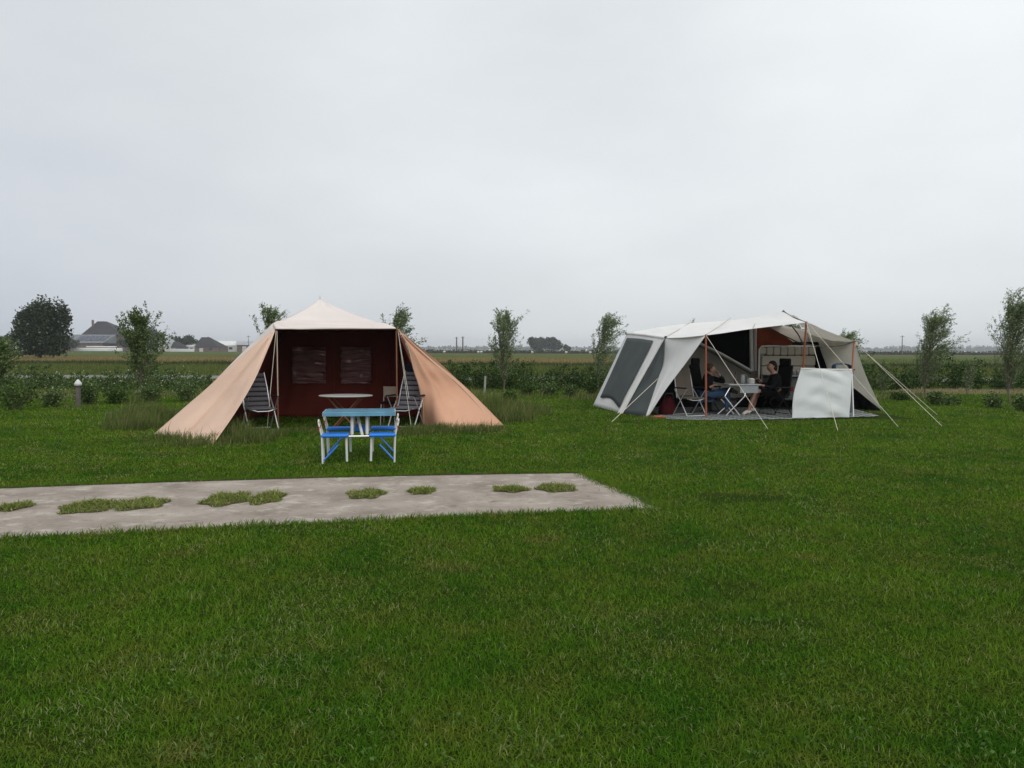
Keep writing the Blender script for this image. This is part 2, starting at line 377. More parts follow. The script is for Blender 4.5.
# clumps of grass growing through the slab openings: each one a thing
cl_spec = [((-6, 31), (500, 516), 'small flat grass clump in the concrete path at the edge of the picture'),
 ((50, 124), (497, 518), 'long grass clump in the concrete path with its twin overlapping on its right'),
 ((108, 179), (495, 514), 'long flat grass clump in the concrete path with a thin tapering right end'),
 ((193, 255), (490, 511), 'broad grass clump in the concrete path directly under the long peach tent wing'),
 ((246, 292), (489, 508), 'tufted grass clump in the concrete path with one upright sprig on its far side'),
 ((342, 393), (487, 503), 'yellowish grass clump in the concrete path straight below the blue picnic table'),
 ((402, 439), (486, 498), 'smallest round grass clump in the concrete path, just right of the picnic table'),
 ((485, 535), (484, 496), 'grass clump in the concrete path joined to the last clump before the path end'),
 ((527, 583), (482, 496), 'last grass clump before the ragged right end of the concrete path')]
for (x0, x1), (y0, y1), lab in cl_spec:
    c = G((x0+x1)/2, (y0+y1)/2+1); a = G(x0, (y0+y1)/2+1); rx = (c-a).length*0.90
    yn, yf = G((x0+x1)/2, y1-1).y, G((x0+x1)/2, y0+3).y; ry = (yf-yn)/2; k = int(5200*rx*ry)+500
    r_ = np.sqrt(rng.random(k)); an = rng.uniform(0, 2*PI, k); lob = 0.82+0.28*np.sin(an*3+x0)*np.cos(an*2+x1)
    xx, yy = c.x+rx*r_*np.cos(an)*lob, c.y+ry*r_*np.sin(an)*lob
    hgt = (0.022+0.060*(1-r_**2)*fbm(xx, yy, 6, x1 % 5)*1.6)*rng.uniform(.6, 1.4, k)
    o = blades('grass_clump', np.stack([xx-c.x, yy-c.y, np.full(k, .004)], 1), hgt, rng.uniform(.006, .012, k), rng.uniform(.6, 1.5, k), np.clip(rng.normal(.55, .25, k), 0, 1), m_clump)
    rp = [Vector((rx*.93*math.cos(q)*(.86+.2*math.sin(q*3+x0)*math.cos(q*2+x1))*(1+.08*noise.noise(Vector((q*3, x0, 0)))), ry*.9*math.sin(q)*(.86+.2*math.sin(q*3+x0)*math.cos(q*2+x1)), .004)) for q in [2*PI*i/40 for i in range(40)]]
    MB().add(rp, [tuple(range(40))]).build('soil_bed', m_dirt, o)
    o.location = (c.x, c.y, .013); tag(o, lab, 'grass clump', 'grass clumps growing through the concrete path')

# taller uncut grass: round the peach tent, by the hedge, on the verges
def tuft_area(cx, cy, rx, ry, k, h, w, tn=0.4):
    an = rng.uniform(0, 2*PI, k); r_ = np.sqrt(rng.random(k))
    x, y = cx+rx*r_*np.cos(an), cy+ry*r_*np.sin(an)
    hh = h*rng.uniform(.35, 1.2, k)*(1.15-r_*.6)
    q = rng.random(k) < .25+1.5*np.clip(fbm(x, y, 2.2, 7)-.35, 0, 1); hh = hh*(.5+1.0*fbm(x, y, 3.1, 8))*np.where(rng.random(k) < .05, 1.5, 1)
    return np.stack([x, y, np.zeros(k)], 1)[q], hh[q], (np.full(k, w)*rng.uniform(.5, 1.3, k))[q], np.clip(rng.normal(tn, .25, k), 0, 1)[q]
parts = []
def ta(px, py, *a, **k):
    g = G(px, py); parts.append(tuft_area(g.x, g.y, *a, **k))
for px, py, rx, ry, k, h in [(185, 446, .9, .16, 1300, .13), (172, 439, .6, .2, 900, .2), (135, 428, .55, .6, 3000, .36), (138, 419, .6, .8, 3200, .38), (160, 419, .5, .8, 3000, .34),
     (240, 441, .55, .45, 3600, .26), (262, 436, .45, .35, 2000, .2), (228, 432, .4, .5, 2500, .3), (440, 432, .9, .3, 2600, .18), (470, 431, .8, .3, 2600, .2),
     (415, 434, .35, .3, 1200, .18), (508, 420, .6, .5, 3000, .34), (522, 413, .7, .7, 2600, .34), (492, 410, .8, 1.0, 4000, .45), (375, 430, .6, .3, 900, .1), (300, 431, .7, .25, 1200, .1),
     (655, 419, .5, .25, 700, .1), (870, 414, .4, .2, 500, .08), (78, 408, .5, .3, 600, .14), (140, 402, .5, .5, 1000, .3), (215, 443, .45, .25, 1500, .2)]:
    ta(px, py, rx, ry, int(k*1.2), h, .010, .36)
for k in range(46):      # seed heads / weeds near the hedge foot
    px = random.uniform(-10, 1040)
    if 640 < px < 860: continue
    ta(px, random.uniform(392, 399), .9, .8, 700, random.uniform(.12, .3), .016, .5)
for k in range(40):      # pale dry band at the right
    ta(random.uniform(905, 1040), random.uniform(391, 394.5), 1.0, .4, 650, random.uniform(.08, .15), .018, .92)
pos, hh, ww, tt = [np.concatenate(z) for z in zip(*parts)]
tg = blades('tall_grass', pos, hh, ww, rng.uniform(.05, .6, len(pos)), tt, m_tall, wind=(.12, 0))
tag(tg, 'tall uncut grass around the peach tent and along the hedge', 'grass', kind='stuff')
def strip(name, y0, y1, k, h, w, mat, lab, tn, xm=1e4, xl=-1e4):
    y = np.sqrt(rng.uniform(y0**2, y1**2, k)); x = rng.uniform(-1, 1, k)*(0.72*y+4); kk = (x < xm) & (x > xl); x, y = x[kk], y[kk]; k = len(x)
    o = blades(name, np.stack([x, y, np.zeros(k)], 1), h*rng.uniform(.5, 1.2, k)*(.6+.8*fbm(x, y, .25, 3)), np.full(k, w), rng.uniform(.1, .7, k), np.clip(rng.normal(tn, .2, k), 0, 1), mat, segs=1)
    return tag(o, lab, 'grass', kind='stuff')
m_verge = leafmat('verge_grass', (0.06, 0.085, 0.018), (0.12, 0.15, 0.035), (0.26, 0.23, 0.11), 0.25, 0.7)
m_reed = leafmat('reeds', (0.03, 0.045, 0.014), (0.06, 0.08, 0.025), (0.14, 0.13, 0.05), 0.2, 0.7)
strip('verge_grass', 43.6, 69, 46000, .30, .05, m_verge, 'rough green grass between the road and the ditch', .42)
strip('roadside_grass', 31.5, 37.8, 22000, .13, .03, m_verge, 'rough grass behind the hedge beside the road', .4)
strip('reeds', 69.5, 75, 26000, .42, .06, m_reed, 'dark reeds lining the ditch before the hay field', .35)
m_hay = leafmat('hay_tops', (0.16, 0.13, 0.05), (0.24, 0.185, 0.08), (0.32, 0.26, 0.13), 0.2, 0.8)
strip('hay_stalks', 75.5, 139, 42000, .30, .09, m_hay, 'ripening brownish grass standing in the far field', .5, 36)
strip('meadow_grass', 75.5, 139, 20000, .30, .09, m_verge, 'olive green meadow grass beyond the right-hand hedge', .5, 500, 36)

# ------------------------------------------------------------------ trees, shrubs, hedges
m_bark = plain('bark', (0.13, 0.105, 0.08), 0.3, 14, 0.9, bs=0.6)
m_bark_d = plain('dark_bark', (0.06, 0.05, 0.04), 0.3, 10, 0.9, bs=0.6)
m_wleaf = leafmat('willow_leaves', (0.05, 0.085, 0.028), (0.14, 0.19, 0.08), (0.38, 0.46, 0.25), 0.35, 0.55)
m_aleaf = leafmat('alder_leaves', (0.03, 0.06, 0.016), (0.085, 0.14, 0.036), (0.30, 0.36, 0.16), 0.3, 0.45)
m_hleaf = leafmat('hedge_leaves', (0.014, 0.034, 0.007), (0.055, 0.105, 0.020), (0.20, 0.27, 0.08), 0.25, 0.5)
m_wtree = leafmat('field_willow_leaves', (0.014, 0.026, 0.012), (0.045, 0.065, 0.03), (0.20, 0.23, 0.17), .2, .6)
m_bigtree = leafmat('dense_leaves', (0.012, 0.024, 0.008), (0.03, 0.05, 0.016), (0.12, 0.14, 0.08), 0.15, 0.6)

def young_tree(base, h, cw, lean, seed, label, nb=42, per=70, L=.085, Wd=.032, mat=None, low=0.2, group='young trees planted along the hedge', wind=.35, tint_m=.58):
    r = random.Random(seed); nb = int(nb*1.1); per = int(per*.62); L *= .85; Wd *= .72; low *= .75; h0 = h; h = h*.87; cw *= .80; wind *= .95; t = thing('young_tree', base, label, 'tree', group)
    tb = MB(); path = [base + Vector((lean*h*(s**1.6)+.04*math.sin(s*7+seed), .03*math.cos(s*5+seed), h*.93*s)) for s in [i/8 for i in range(9)]]
    r0 = .010+.006*h; tb.tube([base+Vector((0, 0, -.05))]+path, [r0*1.3]+[r0*(1-.9*i/8)+.003 for i in range(9)], 8)
    pos, ax = [], []
    for b in range(nb):
        s = low + (1-low)*(b+.5)/nb; s = min(.99, s + r.uniform(-.03, .03)); st = cr(path, s)
        prof = (math.sin(PI*min(1, (s-low)/(1-low)*.85+.12))**.7)
        Lb = cw*.5*(.45+.75*prof)*r.uniform(.6, 1.3); an = b*2.4+r.uniform(-.5, .5)
        el = math.radians(r.uniform(48, 74)); d = Vector((math.cos(an)*math.cos(el), math.sin(an)*math.cos(el), math.sin(el)))
        pts = [st]; q = st.copy(); dd = d.copy(); nseg = 5
        Lb *= 1.25*(1.25-.35*s)
        for i in range(nseg):
            dd = (dd + Vector((wind*.22, 0, .03*(1 if i < 2 else -1)))).normalized(); q = q + dd*Lb/nseg; pts.append(q.copy())
        tb.tube(pts, [r0*.34*(1-.8*i/nseg)+.0022 for i in range(nseg+1)], 4, cap=False)
        subs = [pts]
        for k in range(r.randint(2, 4)):
            s0 = cr(pts, r.uniform(.25, .85)); d2 = (dd + Vector((r.uniform(-.9, .9), r.uniform(-.9, .9), r.uniform(-.2, .8)))).normalized()
            l2 = Lb*r.uniform(.25, .5); sp = [s0, s0+d2*l2*.5, s0+d2*l2+Vector((wind*l2*.3, 0, 0))]; tb.tube(sp, .0022, 3, cap=False); subs.append(sp)
        for sp in subs:
            m_ = int(per*(1 if sp is pts else .38)*r.uniform(.5, 1.4))
            for k in range(m_):
                u = r.uniform(.16, 1.0); c = cr(sp, u); dv = (cr(sp, min(1, u+.05))-cr(sp, max(0, u-.05)))
                dv = dv.normalized() if dv.length > 1e-6 else Vector((0, 0, 1))
                pos.append(c+Vector((r.gauss(0, .03), r.gauss(0, .03), r.gauss(0, .03)))); ax.append(dv+Vector((wind*.5, 0, -.1)))
    tb.build('trunk', m_bark, t, smooth=True); n = len(pos)
    tt = np.clip(rng.normal(tint_m, .25, n), 0, 1)
    leaves('crown', np.array([tuple(p) for p in pos]), np.array([tuple(a) for a in ax]), L, Wd, mat or m_wleaf, tt, t, .55)
    return t
def g_at(px, Yd): return H(px, Yd, 0)
trees = [
 (139, 397.5, 308, .62, .02, 'full young tree with round green leaves left of the peach tent', dict(nb=60, per=85, L=.085, Wd=.05, mat=m_aleaf, low=.14, wind=.1)),
 (503, 394.5, 306, .55, .0, 'airy young tree just right of the peach tent with a pale trunk', dict(nb=50, per=75, L=.085, Wd=.04, mat=m_wleaf, low=.22, wind=.22)),
 (597, 391.5, 312, .55, .10, 'wind-bent young willow beside the left corner of the white tent', dict(nb=50, per=85, low=.2, wind=.7)),
 (924, 396, 308, .62, .08, 'bushy wind-swept young willow behind the white guy ropes', dict(nb=62, per=105, low=.14, wind=.75)),
 (1009, 404, 294, .62, .02, 'tallest young tree at the right edge of the camping field', dict(nb=70, per=100, low=.17, wind=.45)),
 (646, 388, 358, .4, .05, 'low sapling', dict(nb=10, per=30)),
]
for i, (px, by, ty, wd, lean, lab, kw) in enumerate(trees[:5]):
    b = G(px, by); h = P(px, ty, b.y).z; young_tree(b, h, h*wd, lean, 31+i, lab, **kw)
for i, (px, Yd, ty, wd, lean, lab, kw) in enumerate([
 (266, 21.5, 300, .5, .05, 'young tree rising behind the left slope of the peach tent roof', dict(nb=40, per=60, L=.09, Wd=.045, mat=m_wleaf, low=.3, wind=.5)),
 (392, 21.5, 303, .5, .07, 'young tree leaning out behind the right corner of the peach tent', dict(nb=40, per=55, L=.09, Wd=.04, low=.3, wind=.6)),
 (693, 24.5, 316, .4, .04, 'young willow showing only its tip over the white tent roof', dict(nb=30, per=45, low=.35, wind=.5)),
 (786, 24.5, 308, .4, .04, 'young willow with its tip showing above the white tent peak', dict(nb=30, per=45, low=.35, wind=.6)),
 (840, 24.5, 326, .5, .07, 'young willow half hidden behind the right slope of the white tent', dict(nb=42, per=70, low=.25, wind=.8)),
 (-6, 19.5, 338, .7, .04, 'leafy young tree cut by the left edge of the picture', dict(nb=46, per=80, L=.08, Wd=.05, mat=m_aleaf, low=.1, wind=.1))]):
    b = g_at(px, Yd); h = P(px, ty, Yd).z; young_tree(b, h, h*wd, lean, 61+i, lab, **kw)
young_tree(G(967, 396), P(967, 358, 25).z, .7, .03, 91, 'thin knee-high sapling between the two right-hand trees', nb=18, per=35, low=.2)
young_tree(G(883, 396), P(883, 364, 25).z, .7, .0, 92, 'short dark sapling beside the right-hand guy ropes', nb=18, per=45, mat=m_aleaf, low=.1)

def shrub(base, w, h, seed, label, group, mat=None, n=1500, L=.06, Wd=.045, name='shrub', cat='shrub'):
    r = random.Random(seed); t = thing(name, base, label, cat, group); tb = MB(); pos, ax = [], []
    for k in range(max(7, int(w*14))):
        an = r.uniform(0, 2*PI); sp = r.uniform(.1, 1)**.6*w/2; hh = h*r.uniform(.55, 1.05)*(1-.25*(sp/(w/2))**2)
        p0 = base+Vector((math.cos(an)*sp*.2, math.sin(an)*sp*.2, -.02)); p2 = base+Vector((math.cos(an)*sp, math.sin(an)*sp, hh)); p1 = p0.lerp(p2, .5)+Vector((0, 0, .1*h))
        pl = [p0, p1, p2]; tb.tube(pl, [.008, .006, .003], 4, cap=False)
        for j in range(int(n/max(7, int(w*14)))):
            u = r.uniform(.12, 1); c = cr(pl, u); s_ = .05+.07*w
            pos.append((c.x+r.gauss(0, s_), c.y+r.gauss(0, s_), max(.02, c.z+r.gauss(0, s_*.7)))); ax.append((math.cos(an)*.5, math.sin(an)*.5, .6))
    tb.build('stem', m_bark, t); nn = len(pos)
    leaves('foliage', np.array(pos), np.array(ax), L, Wd, mat or m_hleaf, np.clip(rng.normal(.5, .25, nn), 0, 1), t, .9)
    return t
sh = [(16, 410, 34, 32, 'rounded low shrub on the lawn at the far left'), (50, 407, 24, 20, 'narrow low shrub left of the white-capped post'),
 (90, 405, 20, 26, 'upright low shrub just right of the white-capped post'), (114, 404, 24, 19, 'compact round shrub at the foot of the full young tree'),
 (153, 402, 26, 20, 'spreading shrub right of the full young tree trunk'), (187, 401, 30, 24, 'leafy shrub above the low end of the peach tent wing'),
 (527, 396, 18, 14, 'small weed shrub right of the airy young tree'), (549, 396, 20, 14, 'small weed shrub midway to the white tent'), (571, 397, 14, 12, 'smallest weed shrub nearest the wind-bent willow'),
 (592, 397, 16, 22, 'dense shrub at the foot of the wind-bent willow'), (936, 405, 11, 13, 'dark shrub on the lawn under the bushy willow'), (950, 404.5, 13, 7, 'low flat shrub touching the dark shrub under the bushy willow'),
 (900, 400, 12, 7, 'tiny shrub right behind the ends of the guy ropes'), (996, 408, 17, 14, 'dark shrub left of the tallest tree trunk'), (1023, 411, 15, 16, 'dark shrub cut by the right edge of the picture'),
 (508, 402, 12, 12, 'weed shrub at the foot of the airy young tree')]
for i, (px, by, wp, hp, lab) in enumerate(sh):
    b = G(px, by); s_ = b.y/768; shrub(b, wp*s_, hp*s_, 200+i, lab, 'low shrubs dotted in front of the hedge', n=1100, mat=m_aleaf if i % 3 else m_hleaf)

def hedge(x0, x1, y0, y1, htop, k, label, seed, mat=None, L=.075, Wd=.05, flowers=False, dens=1.0):
    c = Vector(((x0+x1)/2, (y0+y1)/2, 0)); t = thing('hedge', c, label, 'hedge', 'hedge rows behind the lawn')
    r = random.Random(seed); pos = []; tb = MB(); x = x0; lobes = []
    while x < x1:
        w = r.uniform(.45, .95); hh = htop(x)*r.uniform(.72, 1.15); lobes.append((x, r.uniform(y0+.3, y1-.3), w, hh)); x += w*.5
    allp = []
    for (lx, ly, w, hh) in lobes:
        nn = int(k*dens*w*hh/.6); d = rng.normal(0, 1, (nn, 3)); d /= np.linalg.norm(d, axis=1)[:, None]; rad = rng.uniform(.45, 1.06, nn)[:, None]
        q = d*rad*np.array([w*.75, .55, hh*.55]); q += np.array([lx, ly, hh*.48]); allp.append(q[q[:, 2] > .03])
        ns = 4
        for s_ in range(ns):
            ax_ = lx+r.uniform(-.3, .3); tb.tube([(ax_, ly, -.02), (ax_+r.uniform(-.2, .2), ly+r.uniform(-.2, .2), hh*.5), (ax_+r.uniform(-.35, .35), ly+r.uniform(-.3, .3), hh*r.uniform(.9, 1.25))], [.012, .008, .003], 4, cap=False)
            a = rng.uniform(0, 1, 26)[:, None]   # sprigs above the top
            e = np.array([ax_+r.uniform(-.35, .35), ly, hh]) ; allp.append(e+a*np.array([r.uniform(-.1, .2), 0, hh*r.uniform(.12, .32)])+rng.normal(0, .03, (26, 3)))
    p = np.concatenate(allp); n = len(p); tb.tube([(x0+(x1-x0)*i/40, (y0+y1)/2+.3*math.sin(i), .01) for i in range(41)], .02, 4); tb.build('stem', m_bark_d, t)
    leaves('foliage', p, np.tile([.1, -.2, .5], (n, 1)), L, Wd, mat or m_hleaf, np.clip(rng.normal(.42, .26, n)+(.25*(fbm(p[:, 0], p[:, 2]*2, 1.3, seed)-.5)), 0, 1), t, 1.0)
    if flowers:
        m_ = int((x1-x0)*9); fp = np.stack([rng.uniform(x0, x1, m_), rng.uniform(y0-.2, y0+.3, m_), rng.uniform(.25, .75, m_)], 1)
        leaves('blossom', fp, np.tile([0, -1, .3], (m_, 1)), .05, .05, m_flower, rng.random(m_), t, .6)
    return t
m_flower = leafmat('blossom_pink', (0.42, 0.36, 0.36), (0.5, 0.45, 0.42), (0.6, 0.56, 0.5), .2, .7)
hl = lambda x: .50+.15*math.sin(x*1.3)+.10*math.sin(x*3.1+1)
hc = lambda x: .74+.10*math.sin(x*1.1+2)
hr = lambda x: .84+.26*math.sin(x*1.5+1)
hedge(-22, -10.2, 27.0, 29.2, hl, 620, 'low flowering hedge below the road at the far left', 1, m_aleaf, flowers=True)
hedge(-9.6, -3.6, 27.2, 29.4, lambda x: hl(x)*1.0, 620, 'low hedge section showing left of and behind the peach tent', 2, m_hleaf)
hedge(-2.8, 4.2, 28.2, 30.4, hc, 800, 'dense dark hedge between the two tents', 3, m_hleaf)
hedge(4.8, 11.6, 29, 31, hc, 560, 'hedge section hidden mostly behind the white tent', 4, m_hleaf)
hedge(12.2, 24.5, 29.2, 31.6, hr, 800, 'high dark hedge behind the right-hand trees', 5, m_hleaf)

def lobed_tree(base, h, w, seed, label, mat, n, L, Wd, trunk_h=.22, group='distant trees', bark=None, spiky=False, name='tree', nl=16):
    r = random.Random(seed); t = thing(name, base, label, 'tree', group); tb = MB(); ps = []
    tr = .03*h; tb.tube([base+Vector((0, 0, -.1)), base+Vector((0, 0, h*trunk_h)), base+Vector((.02*h, 0, h*.45))], [tr*1.2, tr, tr*.6], 8)
    for i in range(nl):
        an = i*2.4+r.uniform(-.4, .4); rr = w*.5*r.uniform(.15, .66); zf = r.uniform(.2 if spiky else .28, .78 if spiky else .84) if i > 2 else .5
        rr *= math.sin(PI*min(.97, max(.2, zf*.9+.05)))**.6
        c = Vector((math.cos(an)*rr, math.sin(an)*rr, h*zf)); tb.tube([base+Vector((0, 0, h*trunk_h*.8)), base+c*.6+Vector((0, 0, h*.1)), base+c], [tr*.5, tr*.3, tr*.08], 5, cap=False)
        s = w*(r.uniform(.095, .165) if spiky else r.uniform(.15, .25)); k = n//nl
        d = rng.normal(0, 1, (k, 3)); d /= np.linalg.norm(d, axis=1)[:, None]; q = d*(rng.uniform(.3, 1.05, k)**.6)[:, None]*np.array([s, s, s*(1.7 if spiky else .9)])
        if spiky: q[:, 2] += np.maximum(0, rng.normal(0, .26*s, k))*(rng.random(k) < .4)
        ps.append(q+np.array(base+c))
    p = np.concatenate(ps); p = p[p[:, 2] > base.z+h*.06]; nn = len(p); tb.build('trunk', bark or m_bark_d, t)
    leaves('crown', p, np.tile([0, 0, .4], (nn, 1)), L, Wd, mat, np.clip(rng.normal(.4, .25, nn), 0, 1), t, 1.0)
    return t
b = G(40, 358.5); Yw = b.y
lobed_tree(b, P(40, 294, Yw).z*.86, 74*Yw/768, 5, 'large rounded willow standing alone left of the farmhouse', m_wtree, 22000, .42, .22, .1, 'big trees in the fields', spiky=True, name='willow_tree', nl=30)
def far_tree(px, Yd, ty, wpx, seed, label, n=1500, mat=None, nl=10, grp='distant trees'):
    bb = g_at(px, Yd); h = P(px, ty, Yd).z; lobed_tree(bb, h, wpx*Yd/768, seed, label, mat or m_bigtree, n, Yd*.0024, Yd*.0018, .12, grp, nl=nl)
far_tree(4, 260, 331, 30, 11, 'dark round tree at the left edge of the picture beside the willow', 2600)
far_tree(151, 380, 327, 36, 12, 'broad dark tree just right of the farmhouse roof', 2600)
far_tree(131, 400, 333, 26, 21, 'tree crown seen through the full young tree', 1500)
far_tree(189, 420, 335.5, 22, 13, 'small round tree behind the white low barn', 1500)
far_tree(176, 430, 336.5, 18, 22, 'small round tree behind the gabled cottage', 1300)
far_tree(205, 420, 336, 18, 14, 'round tree behind the dark thatched barn', 1500)
far_tree(70, 390, 335, 18, 15, 'small tree between the willow and the farmhouse', 1200)
far_tree(537, 640, 338.5, 22, 16, 'round hazy tree, left one of the far pair in the open field', 2600)
far_tree(552, 640, 339, 21, 17, 'round hazy tree, right one of the far pair in the open field', 2600)
far_tree(567, 660, 345.5, 8, 18, 'small hazy tree just right of the far pair', 700, nl=5)
# far tree lines on the horizon
def treeline(x0, x1, Yd, hmin, hmax, w, seed, label):
    r = random.Random(seed); ps = []; x = x0; c = Vector(((x0+x1)/2, Yd, 0))
    while x < x1:
        h = r.uniform(hmin, hmax); ww_ = w*r.uniform(.7, 1.4); k = 60
        d = rng.normal(0, 1, (k, 3)); d /= np.linalg.norm(d, axis=1)[:, None]; ps.append(d*rng.uniform(.4, 1, k)[:, None]*np.array([ww_, ww_, h*.5])+np.array([x, Yd+r.uniform(-8, 8), h*.5])); x += ww_*r.uniform(.8, 1.9)
    p = np.concatenate(ps); n = len(p)
    o = leaves('treeline', p, np.tile([0, 0, 1.], (n, 1)), w*.8, w*.6, m_bigtree, np.clip(rng.normal(.4, .2, n), 0, 1), None, 1.0)
    return tag(o, label, 'woods', kind='stuff')
treeline(-1300, 2300, 2380, 5, 13, 8, 3, 'far hazy line of trees along the horizon')
treeline(1120, 1900, 2300, 14, 20, 5, 4, 'far hazy row of poplars on the right horizon')
# dark field hedge in the distance
def far_hedge(x0, x1, Yd, h, label, seed):
    k = int((x1-x0)*22); p = np.stack([rng.uniform(x0, x1, k), Yd+rng.normal(0, .7, k), np.zeros(k)], 1)
    p[:, 2] = rng.uniform(.1, 1, k)*h*(.85+.4*fbm(p[:, 0], p[:, 1], .15, seed)); c = thing('field_hedge', ((x0+x1)/2, Yd, 0), label, 'hedge', 'far field hedges')
    MB().box(((x0+x1)/2, Yd, h*.35), (x1-x0, .8, h*.7)).build('stem', m_bark_d, c)
    leaves('foliage', p, np.tile([0, 0, 1.], (k, 1)), .55, .45, m_bigtree, np.clip(rng.normal(.35, .2, k), 0, 1), c, 1.0)
far_hedge(-50, 78, 330, 1.35, 'long dark hedge on the far edge of the hay field, middle section', 1)
far_hedge(92, 260, 330, 1.35, 'long dark hedge on the far edge of the field at the right', 2)
for px in (444, 478, 481, 532, 566, 590):
    c = g_at(px, 322); t = thing('sheep', c, {444: 'lone white sheep far off nearest the peach tent', 478: 'white sheep left of a close far-off pair', 481: 'white sheep right of a close far-off pair',
        532: 'white sheep below the left far tree', 566: 'white sheep below the small hazy tree', 590: 'white sheep far off nearest the wind-bent willow'}[px], 'sheep', 'sheep grazing by the far hedge')
    MB().lathe(c+Vector((0, 0, .35)), [(.05, -.0), (.36, .1), (.46, .35), (.36, .6), (.06, .72)], 10).tube([c+Vector((.2, 0, .75)), c+Vector((.4, 0, .8)), c+Vector((.62, 0, .66)), c+Vector((.8, 0, .42))], [.16, .15, .13, .07], 8)\
      .tube([c+Vector((.2, -.13, 0)), c+Vector((.2, -.12, .6))], .05, 6).tube([c+Vector((-.2, -.13, 0)), c+Vector((-.2, -.12, .6))], .05, 6)\
      .tube([c+Vector((.2, .13, 0)), c+Vector((.2, .12, .6))], .05, 6).tube([c+Vector((-.2, .13, 0)), c+Vector((-.2, .12, .6))], .05, 6).build('body', plain('wool', (.7, .68, .62), .1, 4, .95) if px == 444 else bpy.data.materials['wool'], t, smooth=True)

# ------------------------------------------------------------------ farm in the distance
m_thatch = plain('slate_roof', (0.028, 0.027, 0.031), 0.25, .4, 0.85)
m_brick = plain('dark_brick', (0.14, 0.10, 0.08), 0.25, .5, 0.9)
m_pale = plain('pale_wall', (0.55, 0.55, 0.53), 0.12, .3, 0.85)
m_greyroof = plain('grey_sheet_roof', (0.33, 0.35, 0.36), 0.12, .2, 0.6)
m_white = plain('white_sheet', (0.66, 0.67, 0.66), 0.1, .3, 0.7)
m_solar = plain('solar_glass', (0.03, 0.04, 0.07), 0.1, 1, 0.15)
m_alum = plain('aluminium', (0.62, 0.62, 0.62), 0.06, 20, 0.35, metal=0.7)
Yf = 420.0
def fx(px, Yd=Yf): return H(px, Yd, 0).x
def fz(px, py, Yd=Yf): return P(px, py, Yd).z
t = thing('farmhouse', (fx(101), Yf, 0), 'big pyramid-roofed farmhouse with solar panels on its low front roof', 'farmhouse')
zb, zt = fz(100, 335), fz(100, 320.6); xa, xb, xc, xd = fx(81), fx(122), fx(99, Yf+12), fx(106.5, Yf+12)
frf = MB().add([(xa, Yf, zb), (xb, Yf, zb), (xb, Yf+24, zb), (xa, Yf+24, zb), (xc, Yf+11, zt), (xd, Yf+11, zt), (xd, Yf+13, zt), (xc, Yf+13, zt)],
    [(0, 1, 5, 4), (1, 2, 6, 5), (2, 3, 7, 6), (3, 0, 4, 7), (4, 5, 6, 7), (3, 2, 1, 0)]).build('roof', m_thatch, t)
MB().box(((xa+xb)/2, Yf+12, zb/2-.1), (xb-xa-1.5, 22, zb)).build('wall', m_brick, t)
MB().box((fx(93.4, Yf+7), Yf+7, fz(93, 325)), (.9, .9, 6)).build('chimney', m_brick, frf)
y1_, z1_, z0_ = Yf-1, fz(90, 334.6), fz(90, 343.2)
flr = MB().add([(fx(74), Yf-11, z0_), (fx(113), Yf-11, z0_), (fx(117.5), y1_, z1_), (fx(74), y1_, z1_), (fx(74), y1_, z0_), (fx(117.5), y1_, z0_)], [(0, 1, 2, 3), (0, 3, 4), (1, 5, 2), (3, 2, 5, 4), (0, 4, 5, 1)]).build('low_roof', plain('dark_sheet_roof', (.15, .16, .17), .12, .2, .7), t)
MB().box((fx(93.5), Yf-6, z0_/2-.1), (fx(112)-fx(75), 9, z0_)).build('low_wall', m_brick, t)
for k in range(6):
    x_ = fx(83.5+k*4.9); w_ = 3.9*Yf/768; sl_ = Vector((0, 10, z1_-z0_)); o_ = Vector((x_, Yf-11, z0_))+sl_*.25+Vector((0, -.05, .12))
    q = [o_, o_+Vector((w_, 0, 0)), o_+Vector((w_+.6, 0, 0))+sl_*.58, o_+Vector((.6, 0, 0))+sl_*.58]
    MB().poly(q, .08, (0, -.3, 1)).build('solar_panel', m_solar, flr)
def fbuilding(name, x0, x1, ybase, yeave, yridge, Yd, depth, mr, mw, label, hip=0.0, cat='barn', door=True):
    c = Vector((fx((x0+x1)/2, Yd), Yd, 0)); t = thing(name, c, label, cat, 'farm buildings beyond the hay field'); a, b_ = fx(x0, Yd), fx(x1, Yd); ze, zr = fz((x0+x1)/2, yeave, Yd), fz((x0+x1)/2, yridge, Yd)
    a2, b2 = fx(x0, Yd+depth/2), fx(x1, Yd+depth/2); i = (b_-a)*hip
    MB().add([(a, Yd, ze), (b_, Yd, ze), (b_, Yd+depth, ze), (a, Yd+depth, ze), (a2+i, Yd+depth/2, zr), (b2-i, Yd+depth/2, zr)], [(0, 1, 5, 4), (2, 3, 4, 5), (1, 2, 5), (3, 0, 4), (3, 2, 1, 0)]).build('roof', mr, t)
    wl_ = MB().box(((a+b_)/2, Yd+depth/2, ze/2-.05), (b_-a-.5, depth-.6, ze)).build('wall', mw, t)
    if door: MB().box((a+(b_-a)*.3, Yd+.25, ze*.4), ((b_-a)*.16, .12, ze*.78)).build('door', m_brick if mw is not m_brick else m_pale, wl_); MB().box((a+(b_-a)*.7, Yd+.25, ze*.55), ((b_-a)*.14, .12, ze*.35)).build('window', m_solar, wl_)
    return t
fbuilding('barn', 194, 217.5, 351, 347, 337, 400, 16, m_thatch, m_brick, 'dark hip-roofed barn in the farm row', .33)
fbuilding('barn', 213, 238, 351, 345.5, 340.8, 430, 14, m_white, m_pale, 'long barn with the whitest roof in the farm row')
fbuilding('barn', 236.5, 262, 351, 345, 341, 426, 14, m_greyroof, m_brick, 'long grey-roofed barn nearest the peach tent')
